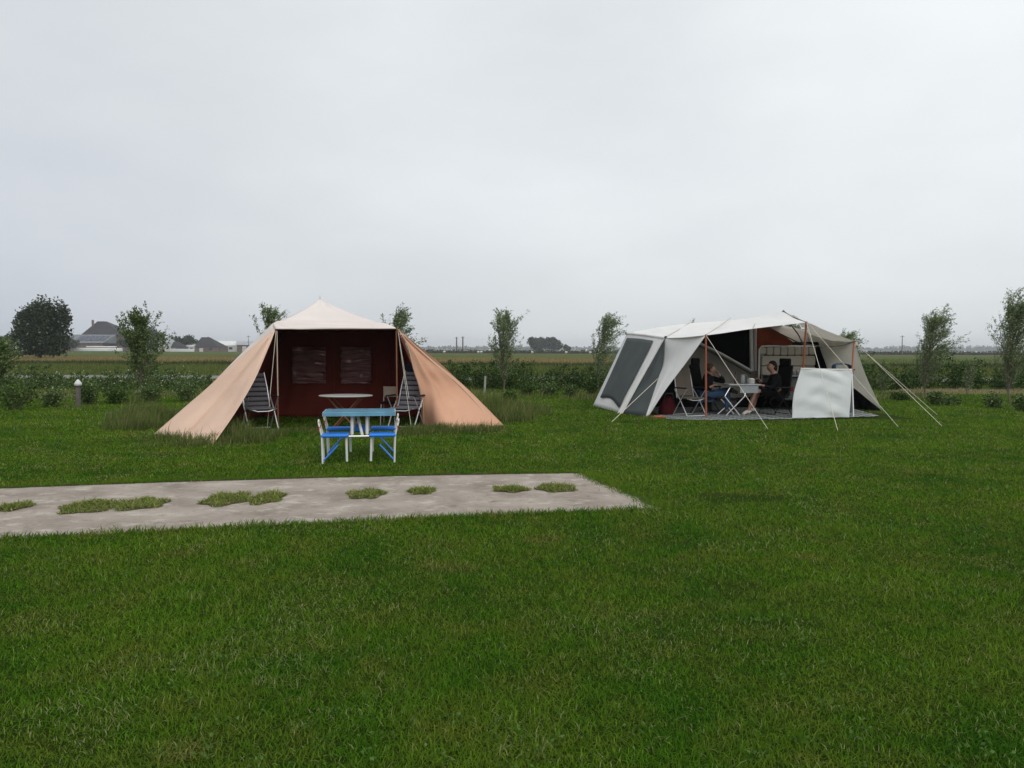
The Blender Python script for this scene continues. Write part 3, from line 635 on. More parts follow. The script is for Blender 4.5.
fbuilding('barn', 178, 197, 350, 346.5, 343, 415, 12, m_white, m_pale, 'low white-roofed barn left of the dark hip-roofed barn')
fbuilding('cottage', 170.5, 182, 351, 347.5, 341.5, 404, 9, m_thatch, m_brick, 'small dark gabled cottage in the farm row', .3, 'cottage')
fbuilding('cottage', 158, 172, 350, 343.5, 338, 418, 9, m_greyroof, m_pale, 'pale-walled cottage beside the broad dark tree', .1, 'cottage')
t = thing('silage_wall', (fx(97, 395), 395, 0), 'row of white wrapped bales in front of the farmhouse', 'bale row')
MB().box((fx(98.5, 395), 395, .9), (fx(123, 395)-fx(75, 395), 1.6, 1.8), bev=.3).build('bale_row', m_white, t)
MB().box((fx(101, 395.9), 396.6, 2.4), (fx(118, 395)-fx(88, 395), 1.5, .7), bev=.2).build('top_sheet', m_white, t)
t = thing('silage_wall', (fx(182, 392), 392, 0), 'low white wall strip before the gabled cottage', 'wall'); MB().box((fx(182, 392), 392, .75), (fx(194, 392)-fx(171, 392), .5, 1.5), bev=.1).build('wall_panel', m_white, t)
# utility poles
m_pole = plain('weathered_wood', (0.13, 0.11, 0.10), 0.2, 8, 0.9)
def pole(px, Yd, ty, label, r=.16):
    c = g_at(px, Yd); z = P(px, ty, Yd).z; t = thing('utility_pole', c, label, 'utility pole', 'utility poles in the fields')
    MB().tube([c, c+Vector((0, 0, z))], [r*1.2, r*.85], 8).build('post', m_pole, t); MB().box(c+Vector((0, 0, z-.4)), (1.6, .12, .14)).build('crossarm', m_pole, t); return c, z
pole(902, 300, 335.5, 'single utility pole standing in the far field at the right')
a1 = pole(456.6, 330, 337, 'left one of two close utility poles right of the peach tent', .28); a2 = pole(462.8, 330, 336.5, 'right one of two close utility poles right of the peach tent', .3)
pole(248.5, 330, 335.5, 'thin utility pole above the grey-roofed barn', .12)
# post with white cap, pale post
c = G(78.5, 406.5); t = thing('garden_light', c, 'short wooden post with a white lantern cap left of the full young tree', 'post light'); hh_ = P(78.5, 386, c.y).z
MB().box(c+Vector((0, 0, hh_/2-.05)), (.085, .085, hh_+.1)).build('post', m_pole, t); MB().lathe(c+Vector((0, 0, hh_)), [(.03, 0), (.085, .01), (.09, .07), (.05, .13), (.015, .17)], 14).build('lantern_cap', m_white, t, smooth=True)
c = G(484.5, 394); t = thing('fence_post', c, 'single pale post in front of the dark hedge', 'post'); MB().tube([c, c+Vector((.03, 0, P(484, 376, c.y).z))], [.04, .035], 8).build('post_shaft', plain('pale_wood', (.34, .33, .30), .2, 8, .9), t)

# ------------------------------------------------------------------ PEACH TENT
m_peach = cloth('peach_canvas', (0.73, 0.43, 0.29), .06, 1.2, .9, .22, .45, stain=(0.62, 0.33, 0.21))
m_peach_pale = cloth('pale_peach_canvas', (0.79, 0.57, 0.44), .05, 1.2, .9, .2, .45, stain=(0.72, 0.49, 0.38))  # cloth of the left wing, paler than the right one
m_cream = cloth('cream_canvas', (0.80, 0.72, 0.68), .05, .9, .9, .12, .25)
m_red = cloth('rust_red_canvas', (0.17, 0.032, 0.022), .15, 1.5, .9, .03, .4)
m_brownpole = plain('brown_painted_pole', (0.22, 0.085, 0.045), .12, 10, .5)
m_rope = plain('pale_rope', (0.62, 0.58, 0.48), .1, 30, .9)
m_steel = plain('galvanised_steel', (0.55, 0.56, 0.57), .08, 25, .4, metal=.6)
m_foil, nt = nt_new('tent_window_foil'); v = coords(nt, (1, 1, 2.2))
w_ = N(nt, 'ShaderNodeTexWave'); w_.wave_type = 'BANDS'; w_.bands_direction = 'Z'; w_.inputs['Scale'].default_value = 1.3; w_.inputs['Distortion'].default_value = 9; w_.inputs['Detail'].default_value = 3; w_.inputs['Detail Scale'].default_value = .8
nt.links.new(v, w_.inputs[0])
finish(m_foil, nt, (0.40, 0.20, 0.20), .36, w_.outputs[1], .8, .06, metal=.35, spec=.9)
YA = 14.4
tA = thing('peach_tent', (-3.5, 16.0, 0), 'peach and cream canvas tent with wide open wings and a dark red interior', 'tent')
apex = P(320, 299.5, 16.6); L1, R1 = P(280.5, 320.7, YA+.15), P(378, 322.3, YA+.15); BL, BR = Vector((-5.15, 19.4, 1.80)), Vector((-3.05, 19.4, 1.80))
hemL, hemR = P(275.5, 329.0, YA), P(396, 328.6, YA); L0 = P(272.5, 323.5, YA+.1); R2 = P(394.5, 327.0, YA+.1)
mb = MB()
def tri(a, b_, c_, sag, sd):
    surf([[a, a.lerp(a, .5), a], [a.lerp(b_, .5)+Vector((0, 0, -sag)), (a+a+b_+c_)/4+Vector((0, 0, -sag*.6)), a.lerp(c_, .5)+Vector((0, 0, -sag))], [b_, b_.lerp(c_, .5), c_]], 18, 18, .03, (4, 4), sd, mb=mb)
tri(apex, L1, R1, .03, 1); tri(apex, R1, BR, .03, 2); tri(apex, BR, BL, .05, 3); tri(apex, BL, L1, .03, 4)
mb.build('roof', m_cream, tA, smooth=True, solid=.004)
surf([[L0, L1.lerp(R1, .02), L1.lerp(R1, .5), R1, R2], [hemL, hemL.lerp(hemR, .2)+Vector((0, 0, -.006)), hemL.lerp(hemR, .5)+Vector((0, 0, .003)), hemL.lerp(hemR, .85), hemR]], 5, 30, .012, (2, 9), 5).build('valance', m_cream, tA, smooth=True, solid=.006)
MB().tube([hemL+Vector((0, 0, -.005)), hemL.lerp(hemR, .5)+Vector((0, .02, -.01)), hemR+Vector((0, 0, -.005))], .009, 6).build('hem', cloth('dark_hem', (.16, .10, .08), .1), tA)
MB().tube([apex, apex+Vector((0, 0, .09))], [.012, .006], 6).build('finial', m_steel, tA)
# roof underside liner and inner wall
iwL, iwR = P(281, 331.5, 17.0), P(394, 331, 17.0); ibL, ibR = H(262, 17.0, 0), H(426, 17.0, 0)
iwL.z = iwR.z = 1.88
surf([[hemL+Vector((.0, .02, -.005)), hemL.lerp(hemR, .5)+Vector((0, .02, -.003)), hemR+Vector((0, .02, -.005))], [iwL, iwL.lerp(iwR, .5), iwR]], 6, 12, .012, (3, 4), 8).build('ceiling_liner', m_red, tA, smooth=True, solid=.004)
surf([[iwL+Vector((0, 0, .04)), iwL.lerp(iwR, .33)+Vector((0, 0, .04)), iwL.lerp(iwR, .66)+Vector((0, 0, .04)), iwR+Vector((0, 0, .04))], [ibL, ibL.lerp(ibR, .33), ibL.lerp(ibR, .66), ibR]], 24, 60, .07, (2.5, 7), 9,
     fold=lambda u, v: .012*math.sin(v*60+u*5)*u).build('inner_wall', m_red, tA, smooth=True, solid=.004)
for k, (x0, x1) in enumerate(((292, 326), (340.5, 371.5))):
    c0, c1, c2, c3 = P(x0, 347, 16.9), P(x1, 347, 16.9), P(x0, 383.5, 16.9), P(x1, 383.5, 16.9)
    surf([[c0, c0.lerp(c1, .5), c1], [c2, c2.lerp(c3, .5), c3]], 28, 18, .10, (11, 2.5), 12+k*4, fold=lambda u, v: .022*math.sin(u*24+math.sin(v*5+k)*2.2)).build('window', m_foil, tA, smooth=True, solid=.003)
    MB().tube([c0, c1, c3, c2, c0], .012, 5).build('window_border', m_red, [o for o in tA.children if o.name.startswith('window')][-1])
m_seam = cloth('seam_tape', (0.24, 0.06, 0.04), .1)
for px in (333, 388): MB().tube([P(px, 332, 16.85), P(px+1, 370, 16.88), P(px+1, 412, 16.85)], .008, 5).build('seam', m_seam, tA)
# side and rear walls
for s, (top0, bot0, top1, bot1) in enumerate(((hemL, H(226, YA+.3, 0), iwL, ibL), (hemR, H(442, YA+1.2, 0), iwR, ibR))):
    surf([[top0, top0.lerp(top1, .5), top1], [top0.lerp(bot0, .5)+Vector((.05*(1-2*s), 0, 0)), (top0+top1+bot0+bot1)/4, top1.lerp(bot1, .5)], [bot0, bot0.lerp(bot1, .5), bot1]], 16, 16, .08, (4, 3), 20+s).build('side_wall', m_red, tA, smooth=True, solid=.004)
for a_, b_, c_, d_, nm in ((iwL, BL, ibL, Vector((-5.3, 19.4, 0)), 'cabin_wall'), (iwR, BR, ibR, Vector((-2.3, 19.4, 0)), 'cabin_wall'), (BL, BR, Vector((-5.3, 19.4, 0)), Vector((-2.3, 19.4, 0)), 'rear_wall')):
    surf([[a_, a_.lerp(b_, .5), b_], [c_, c_.lerp(d_, .5), d_]], 10, 10, .05, (3, 3), 30).build(nm, m_red, tA, smooth=True, solid=.004)
# wings
def foldfan(n, amp, ph=0): return lambda u, v: amp*min(1, v*1.6)*(math.sin(u*n+ph+1.2*math.sin(v*2.5))+.5*math.sin(u*n*2.1+ph*2+v*3))*math.sin(PI*min(1, max(0, u)))**.4
gl0, gl1 = G(213, 445), G(154, 434)
opL = [P(275, 331, YA), P(265.5, 355, 13.85), P(253.5, 382, 13.25), P(237, 410, 12.75), gl0]
ouL = [P(274.5, 329.5, YA+.02), P(238, 359, 14.25), P(207, 388, 14.05), P(186, 406, 13.9), gl1]
mid = [a.lerp(b_, .5)+Vector((.06, -.10, .0)) for a, b_ in zip(opL, ouL)]; mid[0] = opL[0].lerp(ouL[0], .5); mid[-1] = gl0.lerp(gl1, .5)+Vector((.05, -.1, 0))
surf([opL, mid, ouL], 40, 50, .05, (2, 3), 41, fold=foldfan(8, .022)).build('wing_panel', m_peach_pale, tA, smooth=True, solid=.004)
midL = list(mid)
gr0, gr1 = G(421.5, 427), G(504, 425.5)
opR = [P(398.5, 330, YA), P(407, 344, 14.45), P(413, 368.5, 14.5), P(420, 393, 14.55), gr0]
ouR = [P(397.5, 329, YA+.02), P(419.5, 349, 14.75), P(441, 367, 15.0), P(466, 387.5, 15.15), gr1]
mid = [a.lerp(b_, .5)+Vector((-.02, -.08, -.03)) for a, b_ in zip(opR, ouR)]; mid[0] = opR[0].lerp(ouR[0], .5); mid[-1] = G(458, 431)
surf([opR, mid, ouR], 44, 50, .05, (2, 3), 47, fold=foldfan(10, .040, 1)).build('wing_panel', m_peach, tA, smooth=True, solid=.004)
def seam_on(rows, u, par, mat, r=.007, off=Vector((0, -.035, 0))):
    MB().tube([cr([cr(r_, t_) for r_ in rows], u)+off*min(1, t_*4) for t_ in [k/14 for k in range(1, 15)]], r, 5).build('seam', mat, par)
m_pseam = cloth('pale_seam', (.74, .50, .38), .05)
seam_on([opR, mid, ouR], .93, tA, m_pseam, .016); seam_on([opL, midL, ouL], .52, tA, m_pseam); seam_on([opL, midL, ouL], .02, tA, m_pseam, .010, Vector((0, -.01, 0))); seam_on([opR, mid, ouR], .04, tA, m_pseam, .010, Vector((0, -.01, 0)))
# pale roof flaps running down behind the wings
surf([[P(272.5, 323.5, YA+.1), P(247, 348, 14.6), P(232, 363, 14.6), P(216, 379.5, 14.6)], [P(277, 330, YA+.05), P(249, 351.5, 14.5), P(233, 366.5, 14.5), P(216.5, 380.5, 14.5)]], 6, 20, .02, (2, 3), 51).build('roof_flap', m_cream, tA, smooth=True, solid=.004)
surf([[P(397, 328.3, YA+.05), P(421, 348, 14.9), P(445, 368, 15.2), P(500, 421.5, 15.6)], [P(397, 330, YA+.1), P(419, 349, 14.9), P(443, 369, 15.2), P(496, 421, 15.6)]], 5, 20, .01, (2, 3), 52).build('roof_flap', m_peach, tA, smooth=True, solid=.004)
def rope(a, b_, par, r=.005, sag=.0, name='guy_rope'):
    return MB().tube([a, a.lerp(b_, .5)+Vector((0, 0, -sag)), b_], r, 5).build(name, m_rope, par)
rope(P(217, 379.5, 14.6), G(158, 433), tA); rope(P(276, 331, YA-.02), P(270, 395, 13.7), tA, .004); rope(P(276, 331, YA-.02), G(267, 430), tA, .004); rope(P(277, 331, YA+.02), P(278, 396, 14.1), tA, .006)
rope(P(398, 331, YA-.02), G(412, 433), tA, .004); rope(P(398, 331, YA-.02), P(409, 398, 13.9), tA, .004); rope(P(491, 423, 15.4), G(498.5, 432), tA, .006)
for a_, bx, k in ((hemL, 277.5, 0), (hemR, 397, 1)):
    MB().tube([a_+Vector((0, .04, 0)), H(bx, YA+.04, 0)], .013, 8).build('pole', m_brownpole, tA)

# ------------------------------------------------------------------ camping chairs (prototype in local coordinates, facing -Y)
m_slat = cloth('grey_padded_fabric', (0.115, 0.112, 0.125), .15, 8, .9, .0, .3)
m_dark = cloth('black_fabric', (0.004, 0.004, 0.005), .3, 8, .85, .0, .2)
m_navy = cloth('navy_headrest', (0.012, 0.015, 0.03), .2, 8, .85, .0, .2)
m_plast = plain('black_plastic', (0.008, 0.008, 0.009), .2, 20, .6, spec=.2)
def make_chair(label, loc, rz, fab, head, group, slats=True, back_h=.72, arm=True, lean=.26, fm=None):
    t = thing('camping_chair', (0, 0, 0), label, 'camping chair', group); m_alum = fm or globals()['m_alum']
    tb = Vector((0, .20, .43)); top = Vector((0, .20+lean, .43+back_h))
    # side frames: crossing legs each side
    for s in (-1, 1):
        x = .27*s
        MB().tube([(x, .26, 0), (x, -.05, .40), (x, -.24, .62)], .011, 6).build('leg', m_alum, t)
        MB().tube([(x*.98, -.27, 0), (x*.98, .0, .36), (x*.98, .22, .60)], .011, 6).build('leg', m_alum, t)
        MB().tube([(x*.88, .16, .40), (x*.86, .18+lean*.55, .43+back_h*.55), (x*.80, .20+lean, .43+back_h)], .011, 6).build('back_frame', m_alum, t)
        if arm: MB().box((x*1.06, -.02, .635), (.055, .46, .03), bev=.012).build('armrest', m_plast, t)
    for q_ in ([(-.27, -.27, .015), (.27, -.27, .015)], [(-.27, .26, .015), (.27, .26, .015)], [(-.24, -.22, .40), (-.1, -.24, .36), (.1, -.24, .36), (.24, -.22, .40)]): MB().tube(q_, .0105, 6).build('crossbar', m_alum, t)
    b = MB(); n = 7 if slats else 1
    for i in range(n):
        if slats:
            u0, u1 = i/n+.012, (i+1)/n-.012; a = tb.lerp(top, u0); c = tb.lerp(top, u1); w0, w1 = .235-.03*u0, .235-.03*u1; d = (c-a).normalized(); nrm = Vector((0, -d.z, d.y))
            mid_ = (a+c)/2; rot = Matrix((Vector((1, 0, 0)), -nrm, d)).transposed()
            b.box(mid_, (w0*2, .035, (c-a).length), rot=rot, bev=.014)
        else:
            d = (top-tb).normalized(); nrm = Vector((0, -d.z, d.y)); b.box((top+tb)/2, (.46, .05, (top-tb).length), rot=Matrix((Vector((1, 0, 0)), -nrm, d)).transposed(), bev=.02)
    br = b.build('backrest', fab, t)
    s_ = MB(); ns = 5 if slats else 1
    for i in range(ns): s_.box((0, -.25+.44*(i+.5)/ns, .405-.01*math.sin(i)), (.47, .44/ns-.012, .035), bev=.014)
    s_.build('seat', fab, t)
    if head: MB().box(top+Vector((0, -.03, .07)), (.36, .06, .17), bev=.025).build('headrest', head, br)
    t.location = loc; t.rotation_euler = (0, 0, rz); return t
make_chair('grey slatted folding chair half behind the left wing of the peach tent', G(260, 430), math.radians(34), m_slat, None, 'grey slatted chairs in the peach tent', back_h=.62)
make_chair('grey slatted folding chair with a dark headrest by the right wing of the peach tent', G(406, 429), math.radians(-16), m_slat, m_navy, 'grey slatted chairs in the peach tent', back_h=.66)
# small beige chair behind it
c = H(390, 15.5, 0); t = thing('low_chair', c, 'small chair with a square beige back behind the dining table', 'chair')
zz0, zz1 = P(390, 397, 15.5).z, P(390, 386.5, 15.5).z
MB().box(c+Vector((0, 0, (zz0+zz1)/2)), (.26, .04, zz1-zz0), bev=.012).build('backrest', cloth('beige_fabric', (.36, .29, .23), .1, 6, .9), t)
MB().box(c+Vector((0, -.17, zz0-.1)), (.30, .34, .03), bev=.01).build('seat', m_dark, t)
for sx_ in (-.13, .13): MB().tube([c+Vector((sx_, .02, zz1)), c+Vector((sx_, .0, zz0-.1)), c+Vector((sx_*1.1, .1, 0))], .009, 6).tube([c+Vector((sx_, -.3, zz0-.1)), c+Vector((sx_*1.1, -.34, 0))], .009, 6).build('leg', m_steel, t)
# oval dining table
c = H(345.5, 14.25, 0); zt = P(345.5, 395.6, 14.25).z; t = thing('oval_table', c, 'pale oval camping table standing inside the peach tent', 'table')
mb = MB().lathe((0, 0, zt), [(.44, -.018), (.485, -.012), (.50, .0), (.485, .010), (.45, .012)], 40)
mb.v = [Vector((p.x+c.x, p.y*.85+c.y, p.z)) for p in mb.v]; mb.build('table_top', plain('pale_laminate', (.42, .40, .39), .05, 3, .5), t)
for s in (-1, 1):
    for yy in (-.18, .18): MB().tube([c+Vector((s*.30, yy, zt-.02)), c+Vector((-s*.26, yy, 0))], .014, 6).build('leg', m_brownpole, t)
    MB().tube([c+Vector((s*.26, -.18, .02)), c+Vector((s*.26, .18, .02))], .01, 6).build('crossbar', m_brownpole, t)

# ------------------------------------------------------------------ blue folding picnic table
m_blue = plain('blue_plastic', (0.02, 0.20, 0.72), .1, 5, .35)
m_btop = plain('blue_laminate', (0.13, 0.31, 0.43), .25, 3.5, .22)
m_wht = plain('white_enamel', (0.62, 0.63, 0.60), .06, 10, .4)
m_redp = plain('red_strap', (0.42, 0.02, 0.02), .1, 10, .5); m_yel = plain('yellow_strap', (0.55, 0.50, 0.16), .1, 10, .5)
pc = Vector((-2.10, 10.60, 0)); t = thing('picnic_table', pc, 'light blue folding picnic table with four attached blue seats on the lawn', 'picnic table', rz=math.radians(9))
MB().box((0, 0, .645), (.965, .66, .03), bev=.012).box((0, -.323, .632), (.955, .012, .05)).build('table_top', m_btop, t)
MB().box((0, .323, .632), (.955, .012, .05)).box((-.478, 0, .632), (.012, .64, .05)).box((.478, 0, .632), (.012, .64, .05)).build('table_rim', m_alum, t)
for sy in (-1, 1):
    for sx_ in (-1, 1):
        MB().box((sx_*.31, sy*.42, .365), (.35, .25, .045), bev=.015).build('seat', m_blue, t)
        x_ = sx_*.475; y_ = sy*.42
        o = MB(); ya, yb = y_-.10, y_+.10      # back loop
        o.tube([(x_, ya, .36), (x_+sx_*.03, ya+.005, .48), (x_+sx_*.045, ya+.03, .55), (x_+sx_*.047, y_, .57), (x_+sx_*.045, yb-.03, .55), (x_+sx_*.03, yb-.005, .48), (x_, yb, .36)], .011, 6).build('back_loop', m_wht, t)
        b_ = MB().box((x_+sx_*.033, y_, .465), (.02, .215, .06), bev=.008).build('back_strap', m_redp, t)
        MB().box((x_+sx_*.042, y_, .53), (.018, .17, .05), bev=.008).build('back_strap', m_yel, t)
        for yy in (ya, yb):
            MB().tube([(x_, yy, .36), (x_-sx_*.01, yy+sy*.02, 0)], .0125, 6).build('leg', m_wht, t)
        MB().tube([(sx_*.165, y_+sy*.05, .36), (sx_*.155, y_+sy*.07, .02)], .016, 6).build('leg', m_wht, t)
        MB().tube([(x_-sx_*.01, y_-.1*1, .03), (sx_*.27, y_-.06, .24)], .011, 6).build('brace', m_blue, t)
    MB().tube([(-.14, sy*.42, .345), (.14, sy*.42, .345)], .014, 6).build('crossbar', m_alum, t)
for sx_ in (-1, 1):
    MB().tube([(sx_*.10, -.20, .63), (sx_*.10, -.24, .35)], .022, 8).build('post', m_wht, t); MB().tube([(sx_*.10, .20, .63), (sx_*.10, .24, .35)], .022, 8).build('post', m_wht, t)
    MB().tube([(sx_*.10, -.42, .345), (sx_*.10, .42, .345)], .012, 6).build('crossbar', m_alum, t)
MB().tube([(-.03, -.05, .58), (.04, -.30, .34)], .02, 8).build('strut', m_wht, t); MB().tube([(-.02, .05, .55), (-.05, .25, .34)], .016, 8).build('strut', m_alum, t)
MB().box((-.005, .1, .40), (.14, .14, .10), bev=.02).build('hinge_block', m_blue, t)

# ------------------------------------------------------------------ WHITE TRAILER TENT
m_wcan = cloth('white_canvas', (0.90, 0.89, 0.87), .03, 1.2, .85, .25, .3, stain=(.70, .69, .66))
m_gmesh = cloth('grey_mesh_window', (0.075, 0.085, 0.085), .12, 2, .7, .0, .25)
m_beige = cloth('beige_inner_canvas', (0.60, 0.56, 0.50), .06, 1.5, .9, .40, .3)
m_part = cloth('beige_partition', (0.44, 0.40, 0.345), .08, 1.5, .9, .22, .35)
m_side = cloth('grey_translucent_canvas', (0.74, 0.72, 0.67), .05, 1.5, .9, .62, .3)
m_black = cloth('black_mesh_and_shade', (0.003, 0.003, 0.004), .2, 3, .9, .0, .2)  # real mesh and skirt, and the black sheets that paint interior shade
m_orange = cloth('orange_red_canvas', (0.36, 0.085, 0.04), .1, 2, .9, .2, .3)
m_opole = plain('orange_brown_pole', (0.30, 0.085, 0.040), .12, 10, .5)
m_cush = cloth('cream_vinyl', (0.50, 0.45, 0.38), .06, 3, .6, .0, .1)
m_trail = plain('trailer_green', (0.075, 0.085, 0.08), .12, 2, .5)
m_darkm = plain('dark_trim', (0.02, 0.02, 0.02), .2, 10, .5)
tB = thing('trailer_tent', (6.0, 19.0, 0), 'white trailer tent with grey mesh side windows and an open awning', 'tent')
A_, B_ = P(627, 333.5, 20.6), P(664.7, 338, 18.2); C_, D_, E_ = G(593, 405.5), G(621.5, 413.5), G(645.5, 417)
P1, FM, P2 = P(706, 335.3, 16.9), P(753, 328.7, 16.9), P(806.5, 322.4, 16.9)
R0_, R1_, R2_, R3_, R4_ = P(634, 331.6, 21.0), P(690, 323, 20.9), P(731, 318, 20.8), P(757, 319.8, 20.3), P(783.7, 311.5, 19.2)
Q_ = P(854, 341, 18.3); S_ = G(882, 411.3)
# side face with the large mesh window
surf([[A_, A_.lerp(B_, .5)+Vector((0, 0, .015)), B_], [C_, C_.lerp(D_, .5), D_]], 20, 12, .03, (3, 3), 60).build('side_wall', m_wcan, tB, smooth=True, solid=.004)
nrm = (B_-A_).cross(C_-A_).normalized(); nrm = -nrm if nrm.y > 0 else nrm; off = nrm*.03
def onface(u, v): return A_.lerp(B_, u).lerp(C_.lerp(D_, u), v)+off
surf([[onface(.09, .06), onface(.45, .05), onface(.80, .055)], [onface(.12, .45), onface(.5, .45), onface(.84, .45)], [onface(.15, .88), onface(.5, .86), onface(.88, .945)]], 16, 12, .02, (3, 3), 61).build('mesh_window', m_gmesh, tB, smooth=True, solid=.003)
# triangular mesh panel and white wing
edge = [B_, P(663.3, 363, 18.1), P(658.5, 378, 17.9), E_]
off2 = Vector((0, -.02, 0))
surf([[B_.lerp(D_, t_) for t_ in (0, .33, .66, 1)], [B_.lerp(D_, t_).lerp(cr(edge, t_), .5) for t_ in (0, .33, .66, 1)], edge], 14, 20, .03, (3, 3), 63).build('mesh_window', m_gmesh, tB, smooth=True, solid=.003)
MB().poly([B_+off2, P(661.5, 342, 18.15)+off2, P(622, 414.5, D_.y-.05), P(617, 413.5, D_.y+.1)], .02, (0, -1, 0)).build('window_border', m_wcan, tB)
wing_open = [P1, P1.lerp(E_, .33)+Vector((0, 0, -.01)), P1.lerp(E_, .66), E_+Vector((.06, 0, 0))]
wmid = [cr(edge, t_).lerp(cr(wing_open, t_), .5)+Vector((0, -.05*math.sin(PI*t_), 0)) for t_ in (0, .33, .66, 1)]
surf([edge, wmid, wing_open], 20, 26, .05, (2, 3), 65, fold=foldfan(11, .008)).build('wing_panel', m_wcan, tB, smooth=True, solid=.004)
# roof
front = [A_+Vector((0, -.02, .01)), B_, P1, FM, P2]
ridge = [R0_, R1_.lerp(R0_, .5)+Vector((0, 0, .02)), R1_, R2_.lerp(R3_, .5)+Vector((0, 0, .0)), R4_]
def cubic_row(a, b_, t_, sag): return [p.lerp(q, t_)+Vector((0, 0, -sag)) for p, q in zip(a, b_)]
surf([front, cubic_row(front, ridge, .5, .03), ridge], 26, 60, .035, (3, 7), 67).build('roof', m_wcan, tB, smooth=True, solid=.004)
for a_, b_ in ((P1, R2_), (FM, R3_), (B_, R1_)):
    MB().tube([a_+Vector((0, 0, .012)), a_.lerp(b_, .5)+Vector((0, 0, .0)), b_+Vector((0, 0, .012))], .008, 5).build('seam', m_beige, tB)
back = [Vector((3.75, 23.5, 1.40)), Vector((4.6, 23.6, 1.6)), Vector((5.6, 23.6, 1.7)), Vector((6.6, 23.3, 1.7)), Vector((7.9, 22.6, 1.6))]
surf([ridge, back], 12, 40, .05, (4, 6), 68).build('rear_roof', m_wcan, tB, smooth=True, solid=.004)
surf([back, [Vector((p.x, p.y+.3, 0)) for p in back]], 8, 30, .03, (3, 4), 69).build('rear_wall', m_wcan, tB, smooth=True, solid=.004)
surf([[A_, back[0]], [C_, Vector((3.4, 23.8, 0))]], 8, 8, .02, (2, 2), 70).build('rear_wall', m_wcan, tB, smooth=True, solid=.004)
# right canopy slope and translucent side wall
BQ = Vector((9.3, 21.8, 1.35))
surf([[P2, P2.lerp(R4_, .5), R4_], [P2.lerp(Q_, .5)+Vector((0, 0, -.015)), (P2+R4_+Q_+BQ)/4+Vector((0, 0, .03)), R4_.lerp(BQ, .5)], [Q_, Q_.lerp(BQ, .5), BQ]], 20, 16, .04, (3, 3), 71).build('roof_slope', m_side, tB, smooth=True, solid=.004)
Tb, Tt = H(806, 20.6, 0), P(806, 331, 20.6)
surf([[Q_, P(838, 341, 19.3), P(818, 337, 20.2), Tt], [P(866, 376, 18.8), P(848, 378, 19.4), P(834, 374, 20.0), P(813, 350, 20.6)], [S_+Vector((0, 0, .02)), P(868, 399.5, 19.4), P(855.5, 389, 19.7), P(838, 376, 20.3)]], 20, 20, .05, (3, 3), 73).build('side_wall', m_side, tB, smooth=True, solid=.004)
surf([[S_+Vector((0, .06, .02)), P(868, 399.3, 19.5), P(855.5, 388.5, 19.8), P(836, 374, 20.4)], [S_+Vector((-.02, .06, 0)), H(868, 19.5, 0), H(855.5, 19.9, 0), H(806, 20.6, 0)]], 8, 14, .02, (2, 2), 74).build('splash_skirt', m_black, tB, smooth=True, solid=.004)
MB().tube([P(805, 344, 17.0), P(822, 346.8, 17.4), P(842, 345.5, 17.9), P(855, 341.3, 18.25)], .014, 6).build('roof_strut', m_darkm, tB)
MB().tube([R4_+Vector((0, 0, .01)), P(790, 316.3, 18.5), P2+Vector((0, 0, .0))], .013, 6).tube([P(783.7, 311.5, 19.2), P(782.9, 310.8, 19.2)], .03, 6).build('ridge_strut', m_darkm, tB)
MB().tube([P(791, 325, 18.8), P(798, 334, 18), P(803, 344, 17.2)], .016, 6).tube([P(765, 327, 18.5), P(783, 335, 18.2), P(797, 342, 17.6), P(806, 344, 17.1)], .012, 6).build('roof_strut', m_darkm, tB)
# poles
for a_, b_ in ((P1, G(706, 418.5)), (P2, H(801, 17.3, 0))):
    MB().tube([a_+Vector((0, .01, .02)), b_], .022, 8).build('pole', m_opole, tB)
pb = H(851, 17.9, 0); hm = P(852, 372, 17.95)
MB().tube([Q_+Vector((0, 0, .02)), hm], .022, 8).build('pole', m_opole, tB); MB().tube([hm, H(855, 17.4, 0)], .016, 8).build('pole', m_alum, tB)
MB().tube([B_, B_+Vector((.03, -.04, .02))], .035, 8).tube([A_, A_+Vector((-.03, -.03, 0))], .035, 8).build('pole_hub', m_darkm, tB)
MB().tube([A_+Vector((0, -.03, .0)), A_.lerp(B_, .5)+Vector((0, -.03, .015)), B_+Vector((0, -.03, 0))], .03, 8).build('roof_bow', m_wcan, tB)
# guy ropes
for a_, b_ in ((P1, G(768.5, 430)), (P2, G(838, 431)), (P2+Vector((.02, 0, 0)), G(898.5, 427)), (Q_, G(942, 426)), (Q_+Vector((0, .02, -.02)), G(937.5, 415)), (P(658, 378.5, 17.85), G(611, 422.5))):
    rope(a_, b_, tB, .006)
# interior: back partition with beige panels, black mesh opening, orange canvas, cushion board
YI = 20.0
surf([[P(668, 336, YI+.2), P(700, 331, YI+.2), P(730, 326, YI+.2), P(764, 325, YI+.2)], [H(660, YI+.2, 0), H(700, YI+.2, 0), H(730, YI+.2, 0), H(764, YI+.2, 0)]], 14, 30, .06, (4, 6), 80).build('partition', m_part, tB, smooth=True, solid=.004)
MB().poly([P(696, 339.5, YI-.05), P(700, 331.5, YI-.05), P(749, 327, YI-.05), P(749.5, 368.5, YI-.05)], .01, (0, -1, 0)).build('mesh_opening', m_black, tB)
MB().tube([P(690, 338.5, YI-.1), P(722, 354, YI-.1), P(752, 371, YI-.1)], .03, 6).build('opening_border', m_wcan, tB)
MB().tube([P(689, 341.0, YI-.12), P(721, 357, YI-.12), P(751, 374, YI-.12)], .012, 6).build('opening_border', m_darkm, tB)
MB().tube([P(751, 328, YI-.1), P(751.5, 350, YI-.1), P(752.5, 371, YI-.1)], .04, 8).tube([P(755.5, 328, YI-.05), P(755.5, 350, YI-.05), P(756, 371, YI-.05)], .03, 8).build('rolled_curtain', m_wcan, tB)
